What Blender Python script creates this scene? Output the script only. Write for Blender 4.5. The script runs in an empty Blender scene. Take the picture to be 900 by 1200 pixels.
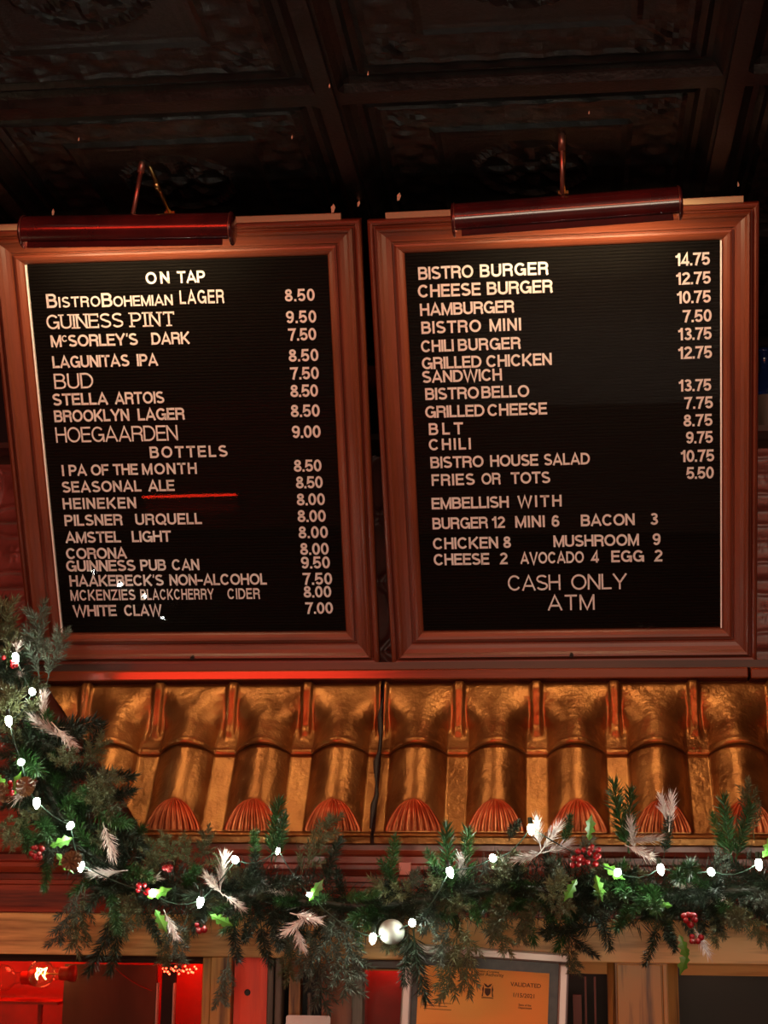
import bpy, bmesh, math, random
from mathutils import Vector, Matrix, Euler
S = bpy.context.scene
COL = S.collection
rnd = random.Random(7)
PI = math.pi

# ------------------------------------------------------------------ camera
CAMZ = 1.65
FPX = 1842.7
RIGHT = Vector((0.99368605, 0.11185082, 0.00879893))
DOWN = Vector((-0.01718715, 0.2292508, -0.97321563))
FWD = Vector((-0.11087213, 0.96691957, 0.22972572))
cd = bpy.data.cameras.new('camera')
cam = bpy.data.objects.new('camera', cd)
COL.objects.link(cam)
m3 = Matrix((RIGHT, -DOWN, -FWD)).transposed()
cam.matrix_world = Matrix.Translation((0, 0, CAMZ)) @ m3.to_4x4()
cd.sensor_fit = 'VERTICAL'
cd.sensor_height = 36.0
cd.lens = FPX / 1200.0 * 36.0
cd.clip_start = 0.05
S.camera = cam

def ray(px, py):
    return ((px - 450) / FPX) * RIGHT + ((py - 600) / FPX) * DOWN + FWD
def at(px, py, Y):
    d = ray(px, py)
    return d * (Y / d.y) + Vector((0, 0, CAMZ))

# ------------------------------------------------------------------ world, exposure, room lights
w = bpy.data.worlds.new('world'); S.world = w; w.use_nodes = True
w.node_tree.nodes['Background'].inputs[0].default_value = (0.02, 0.015, 0.012, 1)
w.node_tree.nodes['Background'].inputs[1].default_value = 0.3
S.view_settings.view_transform = 'Standard'
S.view_settings.look = 'None'
S.view_settings.gamma = 1
S.view_settings.exposure = 0.0

def area(name, loc, target, sx, sy, power, col):
    l = bpy.data.lights.new(name, 'AREA'); l.shape = 'RECTANGLE'; l.size = sx; l.size_y = sy
    l.energy = power; l.color = col
    o = bpy.data.objects.new(name, l); COL.objects.link(o); o.location = loc
    o.rotation_euler = (Vector(target) - Vector(loc)).to_track_quat('-Z', 'Y').to_euler()
    o['kind'] = 'helper'
    return o
area('warm_ceiling_light', (0.5, 0.3, 2.9), (0.0, 3.1, 1.9), 1.3, 0.35, 5.5, (1.0, 0.55, 0.25))
area('red_neon_glow', (-1.7, -1.9, 2.62), (-0.4, 3.1, 2.0), 1.4, 0.3, 30, (1.0, 0.03, 0.012))
area('pale_right_fill', (2.9, -0.6, 2.0), (0.4, 3.2, 2.0), 0.8, 1.0, 5, (0.95, 0.75, 0.72))  # soft pale fill added on the right for the greyish sheen
area('warm_room_light', (0.3, -2.6, 1.65), (-0.2, 3.1, 1.7), 2.2, 0.7, 60, (1.0, 0.78, 0.58))
area('red_rib_glow', (-.2, 1.1, 2.93), (-.2, 3.2, 2.0), 2.6, .05, 11, (1.0, .03, .012))  # added red light, placed so the roof ribs reflect red
_l = bpy.data.lights.new('warm_left_fill', 'POINT'); _l.energy = 3.5; _l.color = (1.0, .72, .42); _l.shadow_soft_size = .03  # added point light that brightens the left end of the oak rail
_o = bpy.data.objects.new('warm_left_fill', _l); COL.objects.link(_o); _o.location = (-1.8, 1.95, 1.3); _o['kind'] = 'helper'

# ------------------------------------------------------------------ helpers
class MB:
    def __init__(s): s.v = []; s.f = []
    def add(s, vs, fs):
        n = len(s.v); s.v += [tuple(v) for v in vs]; s.f += [tuple(i + n for i in f) for f in fs]
    def box(s, x0, x1, y0, y1, z0, z1):
        s.add([(x0,y0,z0),(x1,y0,z0),(x1,y1,z0),(x0,y1,z0),(x0,y0,z1),(x1,y0,z1),(x1,y1,z1),(x0,y1,z1)],
              [(0,3,2,1),(4,5,6,7),(0,1,5,4),(1,2,6,5),(2,3,7,6),(3,0,4,7)])
        return s
    def tube(s, pts, rad, n=8, cap=True):
        pts = [Vector(p) for p in pts]
        rads = rad if isinstance(rad, (list, tuple)) else [rad] * len(pts)
        rings = []; up = None
        for i, p in enumerate(pts):
            t = (pts[min(i+1, len(pts)-1)] - pts[max(i-1, 0)]).normalized()
            if up is None:
                up = Vector((0,0,1)) if abs(t.z) < .9 else Vector((1,0,0))
            a = t.cross(up)
            if a.length < 1e-5: a = t.orthogonal()
            a.normalize(); b = a.cross(t).normalized(); up = b
            rings.append([p + rads[i] * (math.cos(2*PI*k/n) * a + math.sin(2*PI*k/n) * b) for k in range(n)])
        vs = [v for r in rings for v in r]; fs = []
        for i in range(len(pts) - 1):
            for k in range(n):
                fs.append((i*n+k, i*n+(k+1) % n, (i+1)*n+(k+1) % n, (i+1)*n+k))
        if cap:
            fs.append(tuple(range(n))[::-1]); fs.append(tuple(range((len(pts)-1)*n, len(pts)*n)))
        s.add(vs, fs); return s
    def lathe(s, prof, c, axis, n=16):
        c = Vector(c); ax = Vector(axis).normalized(); a = ax.orthogonal().normalized(); b = ax.cross(a)
        vs = []; fs = []; m = len(prof)
        for r, h in prof:
            for k in range(n):
                vs.append(c + ax*h + max(r, 1e-5)*(math.cos(2*PI*k/n)*a + math.sin(2*PI*k/n)*b))
        for i in range(m-1):
            for k in range(n):
                fs.append((i*n+k, i*n+(k+1) % n, (i+1)*n+(k+1) % n, (i+1)*n+k))
        s.add(vs, fs); return s
    def ball(s, c, r, n=8, m=5, sq=(1,1,1)):
        vs = []; fs = []
        for i in range(m+1):
            t = PI*i/m
            for k in range(n):
                p = 2*PI*k/n
                vs.append((c[0]+r*sq[0]*math.sin(t)*math.cos(p), c[1]+r*sq[1]*math.sin(t)*math.sin(p), c[2]+r*sq[2]*math.cos(t)))
        for i in range(m):
            for k in range(n):
                fs.append((i*n+k, (i+1)*n+k, (i+1)*n+(k+1) % n, i*n+(k+1) % n))
        s.add(vs, fs); return s
    def grid(s, fn, nu, nv):
        vs = [fn(i/nu, j/nv) for j in range(nv+1) for i in range(nu+1)]
        fs = [(j*(nu+1)+i, j*(nu+1)+i+1, (j+1)*(nu+1)+i+1, (j+1)*(nu+1)+i) for j in range(nv) for i in range(nu)]
        s.add(vs, fs); return s
    def prof_x(s, prof, x0, x1, close=True, mitre=None):
        # profile of (y,z) points swept along X
        n = len(prof)
        a0 = [(x0, y, z) for y, z in prof]; a1 = [(x1, y, z) for y, z in prof]
        fs = [(i, (i+1) % n, n+(i+1) % n, n+i) for i in range(n if close else n-1)]
        if close: fs += [tuple(range(n))[::-1], tuple(range(n, 2*n))]
        s.add(a0 + a1, fs); return s
    def mesh(s, name, m, smooth=False):
        me = bpy.data.meshes.new(name); me.from_pydata(s.v, [], s.f); me.update()
        if isinstance(m, (list, tuple)):
            for q in m: me.materials.append(q)
        elif m: me.materials.append(m)
        bm = bmesh.new(); bm.from_mesh(me); bmesh.ops.recalc_face_normals(bm, faces=bm.faces); bm.to_mesh(me); bm.free()
        if smooth:
            for p in me.polygons: p.use_smooth = True
        return me
    def build(s, name, m, parent=None, smooth=False, loc=None, rot=None):
        return obj(name, s.mesh(name, m, smooth), parent, loc, rot)

def obj(name, me, parent=None, loc=None, rot=None):
    o = bpy.data.objects.new(name, me); COL.objects.link(o)
    if parent: o.parent = parent
    if loc is not None: o.location = loc
    if rot is not None: o.rotation_euler = rot
    return o
def bevel(o, wd, seg=2):
    b = o.modifiers.new('bevel', 'BEVEL'); b.width = wd; b.segments = seg; b.limit_method = 'ANGLE'; b.angle_limit = 0.6
    return o
def tag(o, label, cat, group=None, kind=None):
    o['label'] = label; o['category'] = cat
    if group: o['group'] = group
    if kind: o['kind'] = kind
    return o
def thing(name, label, cat, loc=(0,0,0), rot=(0,0,0), group=None):
    o = bpy.data.objects.new(name, None); COL.objects.link(o); o.location = loc; o.rotation_euler = rot
    return tag(o, label, cat, group)
def struct(o, label=None):
    o['kind'] = 'structure'
    if label: o['label'] = label
    return o

# ------------------------------------------------------------------ materials
def mat(name, base=(.5,.5,.5), rough=.5, metal=0., **k):
    m = bpy.data.materials.new(name); m.use_nodes = True
    b = m.node_tree.nodes['Principled BSDF']
    b.inputs['Base Color'].default_value = (*base, 1); b.inputs['Roughness'].default_value = rough; b.inputs['Metallic'].default_value = metal
    for key, v in k.items(): b.inputs[key.replace('_', ' ')].default_value = v
    return m
def N(m, t, **k):
    n = m.node_tree.nodes.new(t)
    for a, v in k.items():
        if a in n.inputs: n.inputs[a].default_value = v
        else: setattr(n, a, v)
    return n
def L(m, a, ao, b, bi): m.node_tree.links.new(a.outputs[ao], b.inputs[bi])
def noisy(m, c1, c2, scale=20, bump=0., bscale=None, stretch=(1,1,1), detail=6, r1=None, r2=None, lo=.35, hi=.65, bdist=.002):
    b = m.node_tree.nodes['Principled BSDF']
    tc = N(m, 'ShaderNodeTexCoord'); mp = N(m, 'ShaderNodeMapping'); mp.inputs['Scale'].default_value = stretch
    L(m, tc, 'Object', mp, 'Vector')
    n = N(m, 'ShaderNodeTexNoise'); n.inputs['Scale'].default_value = scale; n.inputs['Detail'].default_value = detail
    L(m, mp, 0, n, 'Vector')
    r = N(m, 'ShaderNodeValToRGB'); r.color_ramp.elements[0].position = lo; r.color_ramp.elements[1].position = hi
    r.color_ramp.elements[0].color = (*c1, 1); r.color_ramp.elements[1].color = (*c2, 1)
    L(m, n, 0, r, 0); L(m, r, 0, b, 'Base Color')
    if r1 is not None:
        q = N(m, 'ShaderNodeMapRange'); q.inputs['To Min'].default_value = r1; q.inputs['To Max'].default_value = r2
        L(m, n, 0, q, 0); L(m, q, 0, b, 'Roughness')
    if bump:
        n2 = N(m, 'ShaderNodeTexNoise'); n2.inputs['Scale'].default_value = bscale or scale*2; n2.inputs['Detail'].default_value = 4
        L(m, mp, 0, n2, 'Vector')
        bp = N(m, 'ShaderNodeBump'); bp.inputs['Strength'].default_value = bump; bp.inputs['Distance'].default_value = bdist
        L(m, n2, 0, bp, 'Height'); L(m, bp, 0, b, 'Normal')
    return m
def wood(name, c1, c2, axis='X', rough=.35, coat=.3, ring=28., fine=260., bump=.15):
    m = mat(name, c1, rough); b = m.node_tree.nodes['Principled BSDF']
    b.inputs['Coat Weight'].default_value = coat; b.inputs['Coat Roughness'].default_value = .15
    tc = N(m, 'ShaderNodeTexCoord'); mp = N(m, 'ShaderNodeMapping')
    st = {'X': (.07, 1, 1), 'Y': (1, .07, 1), 'Z': (1, 1, .07)}[axis]
    mp.inputs['Scale'].default_value = st; L(m, tc, 'Object', mp, 'Vector')
    n = N(m, 'ShaderNodeTexNoise'); n.inputs['Scale'].default_value = 9; n.inputs['Detail'].default_value = 3; L(m, mp, 0, n, 'Vector')
    mul = N(m, 'ShaderNodeMath', operation='MULTIPLY'); mul.inputs[1].default_value = ring; L(m, n, 0, mul, 0)
    fr = N(m, 'ShaderNodeMath', operation='PINGPONG'); fr.inputs[1].default_value = 1.0; L(m, mul, 0, fr, 0)
    f = N(m, 'ShaderNodeTexNoise'); f.inputs['Scale'].default_value = fine; f.inputs['Detail'].default_value = 4; L(m, mp, 0, f, 'Vector')
    mx = N(m, 'ShaderNodeMath', operation='MULTIPLY_ADD'); mx.inputs[1].default_value = .55; L(m, fr, 0, mx, 0)
    sb = N(m, 'ShaderNodeMath', operation='MULTIPLY'); sb.inputs[1].default_value = .55; L(m, f, 0, sb, 0); L(m, sb, 0, mx, 2)
    r = N(m, 'ShaderNodeValToRGB'); r.color_ramp.elements[0].position = .2; r.color_ramp.elements[1].position = .68
    r.color_ramp.elements[0].color = (*c1, 1); r.color_ramp.elements[1].color = (*c2, 1)
    L(m, mx, 0, r, 0); L(m, r, 0, b, 'Base Color')
    bp = N(m, 'ShaderNodeBump'); bp.inputs['Strength'].default_value = bump; bp.inputs['Distance'].default_value = .001
    L(m, mx, 0, bp, 'Height'); L(m, bp, 0, b, 'Normal')
    return m
def emis(name, col, st):
    m = mat(name, col, .5); b = m.node_tree.nodes['Principled BSDF']
    b.inputs['Emission Color'].default_value = (*col, 1); b.inputs['Emission Strength'].default_value = st
    return m
def glass(name, tint=(1,1,1), refl=1.0, ior=1.5):
    m = bpy.data.materials.new(name); m.use_nodes = True; nt = m.node_tree; nt.nodes.clear()
    out = N(m, 'ShaderNodeOutputMaterial'); mix = N(m, 'ShaderNodeMixShader'); tr = N(m, 'ShaderNodeBsdfTransparent'); gl = N(m, 'ShaderNodeBsdfGlossy')
    tr.inputs[0].default_value = (*tint, 1); gl.inputs['Roughness'].default_value = .02
    fr = N(m, 'ShaderNodeFresnel'); fr.inputs[0].default_value = ior
    mu = N(m, 'ShaderNodeMath', operation='MULTIPLY'); mu.inputs[1].default_value = refl; L(m, fr, 0, mu, 0)
    L(m, mu, 0, mix, 0); L(m, tr, 0, mix, 1); L(m, gl, 0, mix, 2); L(m, mix, 0, out, 0)
    return m

def rimglass():
    m = glass('thin_bulb_glass', (1, .97, .9), 1); nt = m.node_tree
    lw = N(m, 'ShaderNodeLayerWeight'); lw.inputs[0].default_value = .5
    pw = N(m, 'ShaderNodeMath', operation='POWER'); pw.inputs[1].default_value = 2.2; L(m, lw, 'Facing', pw, 0)
    mix = [n for n in nt.nodes if n.type == 'MIX_SHADER'][0]; L(m, pw, 0, mix, 0)
    gl = [n for n in nt.nodes if n.type == 'BSDF_GLOSSY'][0]; gl.inputs['Roughness'].default_value = .25
    return m
MAHO = (.105, .023, .009); MAHO2 = (.165, .038, .015)
M = {}
M['maho_x'] = wood('mahogany_along', MAHO, MAHO2, 'X', .42, .05, 10, 220, .05)
M['maho_z'] = wood('mahogany_upright', MAHO, MAHO2, 'Z', .34, .35, 10, 220, .05)
M['oak_x'] = wood('oak_along', (.32, .15, .040), (.78, .43, .15), 'X', .5, .05, 14, 240, .3)
M['oak_z'] = wood('oak_upright', (.045, .016, .004), (.46, .22, .052), 'Z', .5, .08, 18, 240, .5)
M['redwood_x'] = wood('red_stained_lit_oak', (.08, .013, .006), (.32, .050, .018), 'X', .4, .2, 14, 220, .35)  # red stain, deepened by red light on the fascia put into the colour
M['dark_x'] = wood('dark_wood', (.018, .008, .005), (.05, .022, .012), 'X', .5, .15, 10, 200, .2)
M['greywood_z'] = wood('grey_brown_wood', (.07, .05, .038), (.16, .115, .085), 'Z', .55, .05, 10, 220, .2)
M['redpaint_z'] = wood('red_painted_board', (.65, .03, .008), (.88, .06, .016), 'Z', .45, .1, 10, 220, .3)
M['panel_z'] = wood('reddish_brown_panel', (.10, .03, .012), (.22, .07, .025), 'Z', .45, .1, 10, 220, .2)
M['copper'] = noisy(mat('aged_copper', rough=.4, metal=.85), (.21, .080, .021), (.38, .170, .050), 14, .6, 85, r1=.27, r2=.44, bdist=.003)
M['copper_dark'] = noisy(mat('copper_red_lit', rough=.4, metal=1.), (.30, .06, .02), (.52, .14, .05), 30, .3, 90, r1=.3, r2=.45)  # red neon reflection on the shells put into the base colour
M['seam'] = mat('black_seam', (.01, .008, .006), .6)
M['tin'] = noisy(mat('black_painted_tin', rough=.35), (.0028, .0023, .002), (.0075, .0057, .0045), 24, .5, 120, r1=.25, r2=.5)
M['tin_wall'] = noisy(mat('tin_red_lit', rough=.35), (.15, .040, .030), (.22, .060, .046), 18, .2, 100, r1=.28, r2=.45)  # red neon light on the wall put into the tin's colour
M['lacquer_x'] = wood('glossy_lacquered_trim', (.10, .02, .008), (.18, .04, .016), 'X', .16, 1.0, 8, 220, .03)
M['felt'] = mat('black_letter_felt', (.0045, .0036, .0028), .95, 0, Specular_IOR_Level=.12)
M['letter'] = mat('cream_plastic_letter', (.98, .95, .92), .4)
M['glass'] = glass('clear_pane', (1, 1, 1), .55)
M['cabglass'] = glass('cabinet_pane', (.8, .78, .76), 1.2)
M['brass'] = noisy(mat('brass', rough=.3, metal=1.), (.45, .28, .08), (.75, .52, .2), 40)
M['ironred'] = mat('reddish_metal_rod', (.35, .16, .12), .35, .8)
M['hood'] = noisy(mat('oxblood_lacquer_hood', rough=.22, Coat_Weight=.6), (.035, .006, .007), (.075, .011, .011), 12)
M['tube'] = emis('lit_warm_tube', (1.0, .62, .28), 9.0)
M['plaster'] = mat('pale_paint_flake', (.6, .48, .33), .8)
M['batten'] = wood('pale_gold_batten', (.26, .19, .10), (.40, .30, .17), 'X', .6, 0, 10, 300, .3)
M['black'] = mat('matte_black_paint', (.006, .005, .005), .7)  # flat black for backings, the rear wall and small fittings
M['silver'] = mat('brushed_silver_moulding', (.50, .43, .40), .45, .85)
M['mat'] = noisy(mat('charcoal_mat_board', rough=.4), (.02, .018, .016), (.05, .045, .038), 60)
M['orange'] = mat('orange_paper', (1.0, .42, .09), .7)
M['ink'] = mat('dark_print_ink', (.10, .03, .01), .7)
M['card'] = mat('white_card', (.85, .78, .74), .6)
M['pinktag'] = mat('pale_pink_sticker', (.75, .45, .38), .7)
M['white'] = mat('frosted_white_ball', (.36, .37, .33), .35)
M['floor'] = wood('floor_boards', (.015, .008, .005), (.03, .016, .01), 'Y', .5, .1)
M['wallpaint'] = mat('dark_plum_wall_paint', (.05, .025, .022), .7)
M['bluebottle'] = mat('cobalt_bottle_glass', (.01, .025, .12), .08, 0, Transmission_Weight=.4)
M['wire'] = mat('dark_green_wire', (.012, .03, .018), .5)
M['led'] = emis('white_led', (.92, 1.0, .84), 110)
M['redled'] = emis('red_led', (1.0, .05, .02), 25)
M['redneon'] = emis('red_neon_tube', (1.0, .03, .01), 14)
M['filament'] = emis('glowing_filament', (1.0, .66, .22), 26)

# ================================================================== STRUCTURE
RX0, RX1, RY0, RY1, CZ = -3.6, 3.4, -3.4, 4.0, 2.99
struct(MB().box(RX0, RX1, RY0, RY1, -.06, 0).build('floor', M['floor']))
struct(MB().box(RX0-.1, RX0, RY0, RY1, 0, CZ).build('wall_left', M['wallpaint']))
struct(MB().box(RX1, RX1+.1, RY0, RY1, 0, CZ).build('wall_right', M['wallpaint']))
struct(MB().box(RX0, RX1, RY0-.1, RY0, 0, CZ).build('wall_front', M['wallpaint']))
ceil = struct(MB().box(RX0, RX1, RY0, RY1, CZ+.03, CZ+.09).build('ceiling', M['black']))
wall = struct(MB().box(RX0, RX1, RY1-.1, RY1, 0, CZ).build('wall_back', M['black']))

# ceiling tiles of pressed tin, one mesh shared
TP = .69
def ridge(d, wd): return max(0., 1 - abs(d) / wd)
def tile_h(u, v):      # u,v in metres from tile centre, height = drop below the ceiling
    a = max(abs(u), abs(v)); h = 0
    e = .345 - a
    if e < .022: h += .022                               # raised border band
    elif e < .036: h += .022 * (1 - (e - .022) / .014)
    h += .008 * ridge(e - .060, .008) + .006 * ridge(e - .082, .006)
    h += .010 * ridge(a - .172, .009) + .004 * ridge(a - .150, .006)
    r = math.hypot(u, v)
    if a < .14:
        th = math.atan2(v, u)
        h += .010 * ridge(r - .105, .010)
        h += .012 * max(0, math.cos(8 * th)) * max(0, 1 - abs(r - .055) / .04)
        h += .012 * max(0, 1 - r / .022)
    cu, cv = abs(u) - .222, abs(v) - .222                 # corner rosettes
    rc = math.hypot(cu, cv)
    if rc < .05:
        h += .012 * (1 - rc / .05) * (.5 + .5 * math.cos(6 * math.atan2(cv, cu)))
    elif a > .18 and a < .27:
        h += .005 * (.5 + .5 * math.sin((u + v) * 75)) * (.5 + .5 * math.sin((u - v) * 75))
    return h
tm = MB().grid(lambda i, j: (TP*(i-.5), TP*(j-.5), -tile_h(TP*(i-.5), TP*(j-.5))), 69, 69).mesh('ceiling_tile', M['tin'])
XS, YS = .305 - TP/2, 2.46 + TP/2
for i in range(-4, 5):
    for j in range(-8, 2):
        x, y = XS + i*TP, YS + j*TP
        if x - TP/2 < RX0 or x + TP/2 > RX1 or y - TP/2 < RY0 or y + TP/2 > RY1: continue
        obj('ceiling_tile', tm, ceil, (x, y, CZ + .002))
# batten strips that cover the long seams
for k in (-3, -2, -1, 0, 1):
    x = .305 + k*TP
    MB().box(x-.014, x+.014, RY0, 3.3, CZ-.032, CZ-.018).build('seam_strip', M['tin'], ceil)
for px, py, s in ((390, 246, .016), (420, 240, .010), (467, 232, .014), (62, 250, .010), (865, 217, .007), (386, 102, .005), (431, 87, .005), (342, 162, .005), (92, 164, .005), (690, 133, .004)):
    d = ray(px, py); p = d * ((CZ - .04 - CAMZ) / d.z) + Vector((0, 0, CAMZ))
    s *= .55; b = MB(); b.add([(-s/2, 0, s*.6), (s/2, 0, s*.7), (s*.3, -.002, -s*.6), (-s*.2, 0, -s*.8), (0, .002, .004+s)], [(0,1,2,3),(0,1,4)])
    b.build('paint_flake', M['plaster'], ceil, loc=p, rot=(.2, .3*rnd.random(), rnd.random()))

# pressed tin behind the boards
WP = .155; ZT = 2.615; YW = 3.45
def emb(u, v):
    h = 0
    for cx in (-1, 0, 1):
        for cz in (-1, 0, 1):
            d = math.hypot(u - cx*WP, v - cz*WP) - WP*.735
            h = max(h, ridge(d, .006))
    eu, ev = WP/2 - abs(u), WP/2 - abs(v)
    if abs(u) < WP*.36 and ev < .006: h = max(h, 1 - ev/.006)
    r = math.hypot(u, v)
    if r < .022: h = max(h, (.5 + .5*math.cos(6*math.atan2(v, u))) * (1 - r/.026))
    return .005*h
wm = MB().grid(lambda i, j: (WP*(i-.5), -emb(WP*(i-.5), WP*(j-.5)), WP*(j-.5)), 34, 34).mesh('tin_panel', M['tin_wall'], True)
struct(MB().box(-2.4, 1.7, YW+.003, YW+.03, 2.06, ZT).build('wall_tin_backing', M['tin_wall']))
tinwall = bpy.data.objects['wall_tin_backing']; tinwall.name = 'wall_upper'
for i in range(-15, 12):
    for j in range(4):
        z = ZT - WP*(j+.5) + .002
        if z - WP/2 < 1.98: continue
        obj('tin_panel', wm, tinwall, (.445 + WP*i, YW, z))
o = struct(MB().prof_x([(3.36,2.615),(3.36,2.628),(3.42,2.632),(3.42,2.640),(3.9,2.640),(3.9,2.60),(3.45,2.60),(3.43,2.612)], -2.4, 1.7).build('trim_1', M['dark_x']))
# ledge and red edged trim over the copper roof
o = struct(MB().prof_x([(3.20,2.058),(3.20,2.077),(3.205,2.079),(3.45,2.082),(3.45,2.05),(3.24,2.05)], -2.0, .37).build('trim_2', M['lacquer_x'])); bevel(o, .002)
o = struct(MB().prof_x([(3.198,2.056),(3.198,2.074),(3.205,2.079),(3.45,2.082),(3.45,2.05),(3.24,2.05)], .375, 1.5).build('trim_3', M['lacquer_x'])); bevel(o, .002)
struct(MB().box(-1.9, 1.4, 3.235, 3.45, 2.082, 2.0975).build('trim_4', M['dark_x']))
# stepped fascia under the roof
prof = [(3.135,1.588),(3.135,1.640),(3.128,1.643),(3.128,1.650),(3.118,1.652),(3.118,1.662),(3.108,1.665),(3.102,1.676),(3.102,1.684),(3.11,1.688),(3.11,1.70),(3.098,1.704),(3.094,1.712),(3.094,1.722),(3.28,1.722),(3.28,1.588)]
struct(MB().prof_x(prof, -2.2, 1.5).build('trim_5', M['redwood_x']))
struct(MB().box(-2.2, 1.5, 3.27, 3.45, 1.72, 2.05).build('wall_middle', M['redwood_x']))

# ================================================================== LETTER BOARDS
W, H, FW = .61, .7818, .0685
fontcache = {}
def arc(cx, cy, rx, ry, a0, a1, n=10):
    return [(cx + rx*math.cos(math.radians(a0 + (a1-a0)*i/n)), cy + ry*math.sin(math.radians(a0 + (a1-a0)*i/n))) for i in range(n+1)]
GW = dict(A=.90,B=.78,C=.88,D=.84,E=.70,F=.66,G=.90,H=.78,I=.17,J=.60,K=.82,L=.62,M=.92,N=.78,O=.94,P=.74,Q=.94,R=.80,S=.76,T=.76,U=.78,V=.86,W=1.22,X=.84,Y=.86,Z=.76)
def strokes(c, w, s):
    h = s/2; l = h; r = w-h; t = 1-h; b = h; m = w/2
    R = {
    'A': [[(h*.75,0),(m,t+h*.35),(w-h*.75,0)], [(w*.22,.30),(w*.78,.30)]],
    'B': [[(l,0),(l,1)], [(l,t),(w*.56,t)] + arc(w*.56,(t+.53)/2,r*.93-w*.56,(t-.53)/2,80,-80,8) + [(w*.56,.53),(l,.53)], [(w*.56,.53)] + arc(w*.58,(b+.53)/2,r-w*.58,(.53-b)/2,80,-80,8) + [(w*.56,b),(l,b)]],
    'C': [arc(m,.5,m-h,.5-h,38,322,20)],
    'D': [[(l,0),(l,1)], [(l,t),(w*.42,t)] + arc(w*.42,.5,r-w*.42,.5-h,85,-85,14) + [(w*.42,b),(l,b)]],
    'E': [[(l,0),(l,1)], [(l,t),(w,t)], [(l,.52),(w*.92,.52)], [(l,b),(w,b)]],
    'F': [[(l,0),(l,1)], [(l,t),(w,t)], [(l,.50),(w*.9,.50)]],
    'G': [arc(m,.5,m-h,.5-h,40,345,20), [(w*.55,.46),(r,.46),(r,0)]],
    'H': [[(l,0),(l,1)], [(r,0),(r,1)], [(l,.52),(r,.52)]],
    'I': [[(m,0),(m,1)]],
    'J': [[(r,1),(r,.3)] + arc(m,.3,m-h,.3-h,0,-180,10)],
    'K': [[(l,0),(l,1)], [(l,.33),(w-h*.9,1)], [(w*.36,.52),(w-h*.8,0)]],
    'L': [[(l,0),(l,1)], [(l,b),(w,b)]],
    'M': [[(l,0),(l,1)], [(r,0),(r,1)], [(l,1-h*.6),(m,h*.9),(r,1-h*.6)]],
    'N': [[(l,0),(l,1)], [(r,0),(r,1)], [(l,1-h*.7),(r,h*.7)]],
    'O': [arc(m,.5,m-h,.5-h,0,360,28)],
    'P': [[(l,0),(l,1)], [(l,t),(w*.55,t)] + arc(w*.55,(t+.45)/2,r-w*.55,(t-.45)/2,80,-80,8) + [(w*.55,.45),(l,.45)]],
    'Q': [arc(m,.5,m-h,.5-h,0,360,28), [(w*.58,.26),(w*.97,-.02)]],
    'R': [[(l,0),(l,1)], [(l,t),(w*.56,t)] + arc(w*.56,(t+.50)/2,r*.98-w*.56,(t-.50)/2,80,-80,8) + [(w*.56,.50),(l,.50)], [(w*.56,.50)] + arc(w*.62,.34,r*.95-w*.62,.15,75,0,5) + [(r*.96,.10),(w-h*.7,0)]],
    'S': [arc(m,.745,m-h*1.3,.255-h,28,180,10) + [(h*1.2,.70)] + arc(m*.9,.70,m*.9-h*1.3,.16,195,262,5) + arc(m*1.06,.30,m*.94-h,.17,84,0,6) + arc(m,.27,m-h,.27-h,0,-158,11)],
    'T': [[(0,t),(w,t)], [(m,0),(m,1)]],
    'U': [[(l,1),(l,.32)] + arc(m,.32,m-h,.32-h,180,360,12) + [(r,1)]],
    'V': [[(h*.7,1),(m,-h*.2),(w-h*.7,1)]],
    'W': [[(h*.7,1),(w*.27,h*.3),(m,1-h*.5),(w*.73,h*.3),(w-h*.7,1)]],
    'X': [[(h*.8,0),(w-h*.8,1)], [(h*.8,1),(w-h*.8,0)]],
    'Y': [[(h*.6,1),(m,.42),(w-h*.6,1)], [(m,.46),(m,0)]],
    'Z': [[(0,t),(w-h*1.2,t),(h*1.2,b),(w,b)]],
    '0': [arc(m,.5,m-h,.5-h,0,360,24)],
    '1': [[(w*.72,0),(w*.72,1)], [(w*.72,.93),(w*.40,.76),(0,.72)]],
    '2': [arc(m,.70,m-h,.30-h,165,-30,12) + [(w*.30,.26),(h*1.1,b),(w,b)]],
    '3': [arc(m*.98,.745,m-h*1.3,.255-h,155,-80,10) + [(w*.42,.52)], [(w*.42,.53)] + arc(m,.28,m-h,.28-h,80,-160,12)],
    '4': [[(w*.72,0),(w*.72,.96),(h*.8,.25),(w,.25)]],
    '5': [[(w*.92,t),(w*.22,t),(w*.13,.46)] + arc(m,.33,m-h,.33-h,140,-155,14)],
    '6': [arc(m,.32,m-h,.32-h,0,360,18), arc(m+.02,.52,m-h+.01,.48-h,180,40,9), [(h+.005,.34),(h+.012,.54)]],
    '7': [[(0,t),(w-h*1.1,t),(w*.55,.48),(w*.36,0)]],
    '8': [arc(m,.745,m-h*1.5,.255-h,0,360,16), arc(m,.275,m-h,.275-h,0,360,18)],
    '9': [arc(m,.68,m-h,.32-h,0,360,18), arc(m-.02,.48,m-h+.01,.48-h,0,-140,9), [(r-.005,.66),(r-.012,.46)]],
    '.': [[(m,0),(m,s*1.05)]], "'": [[(m+.02,1),(m-.02,.72)]], '-': [[(0,.42),(w,.42)]]}
    return R[c]
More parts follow.
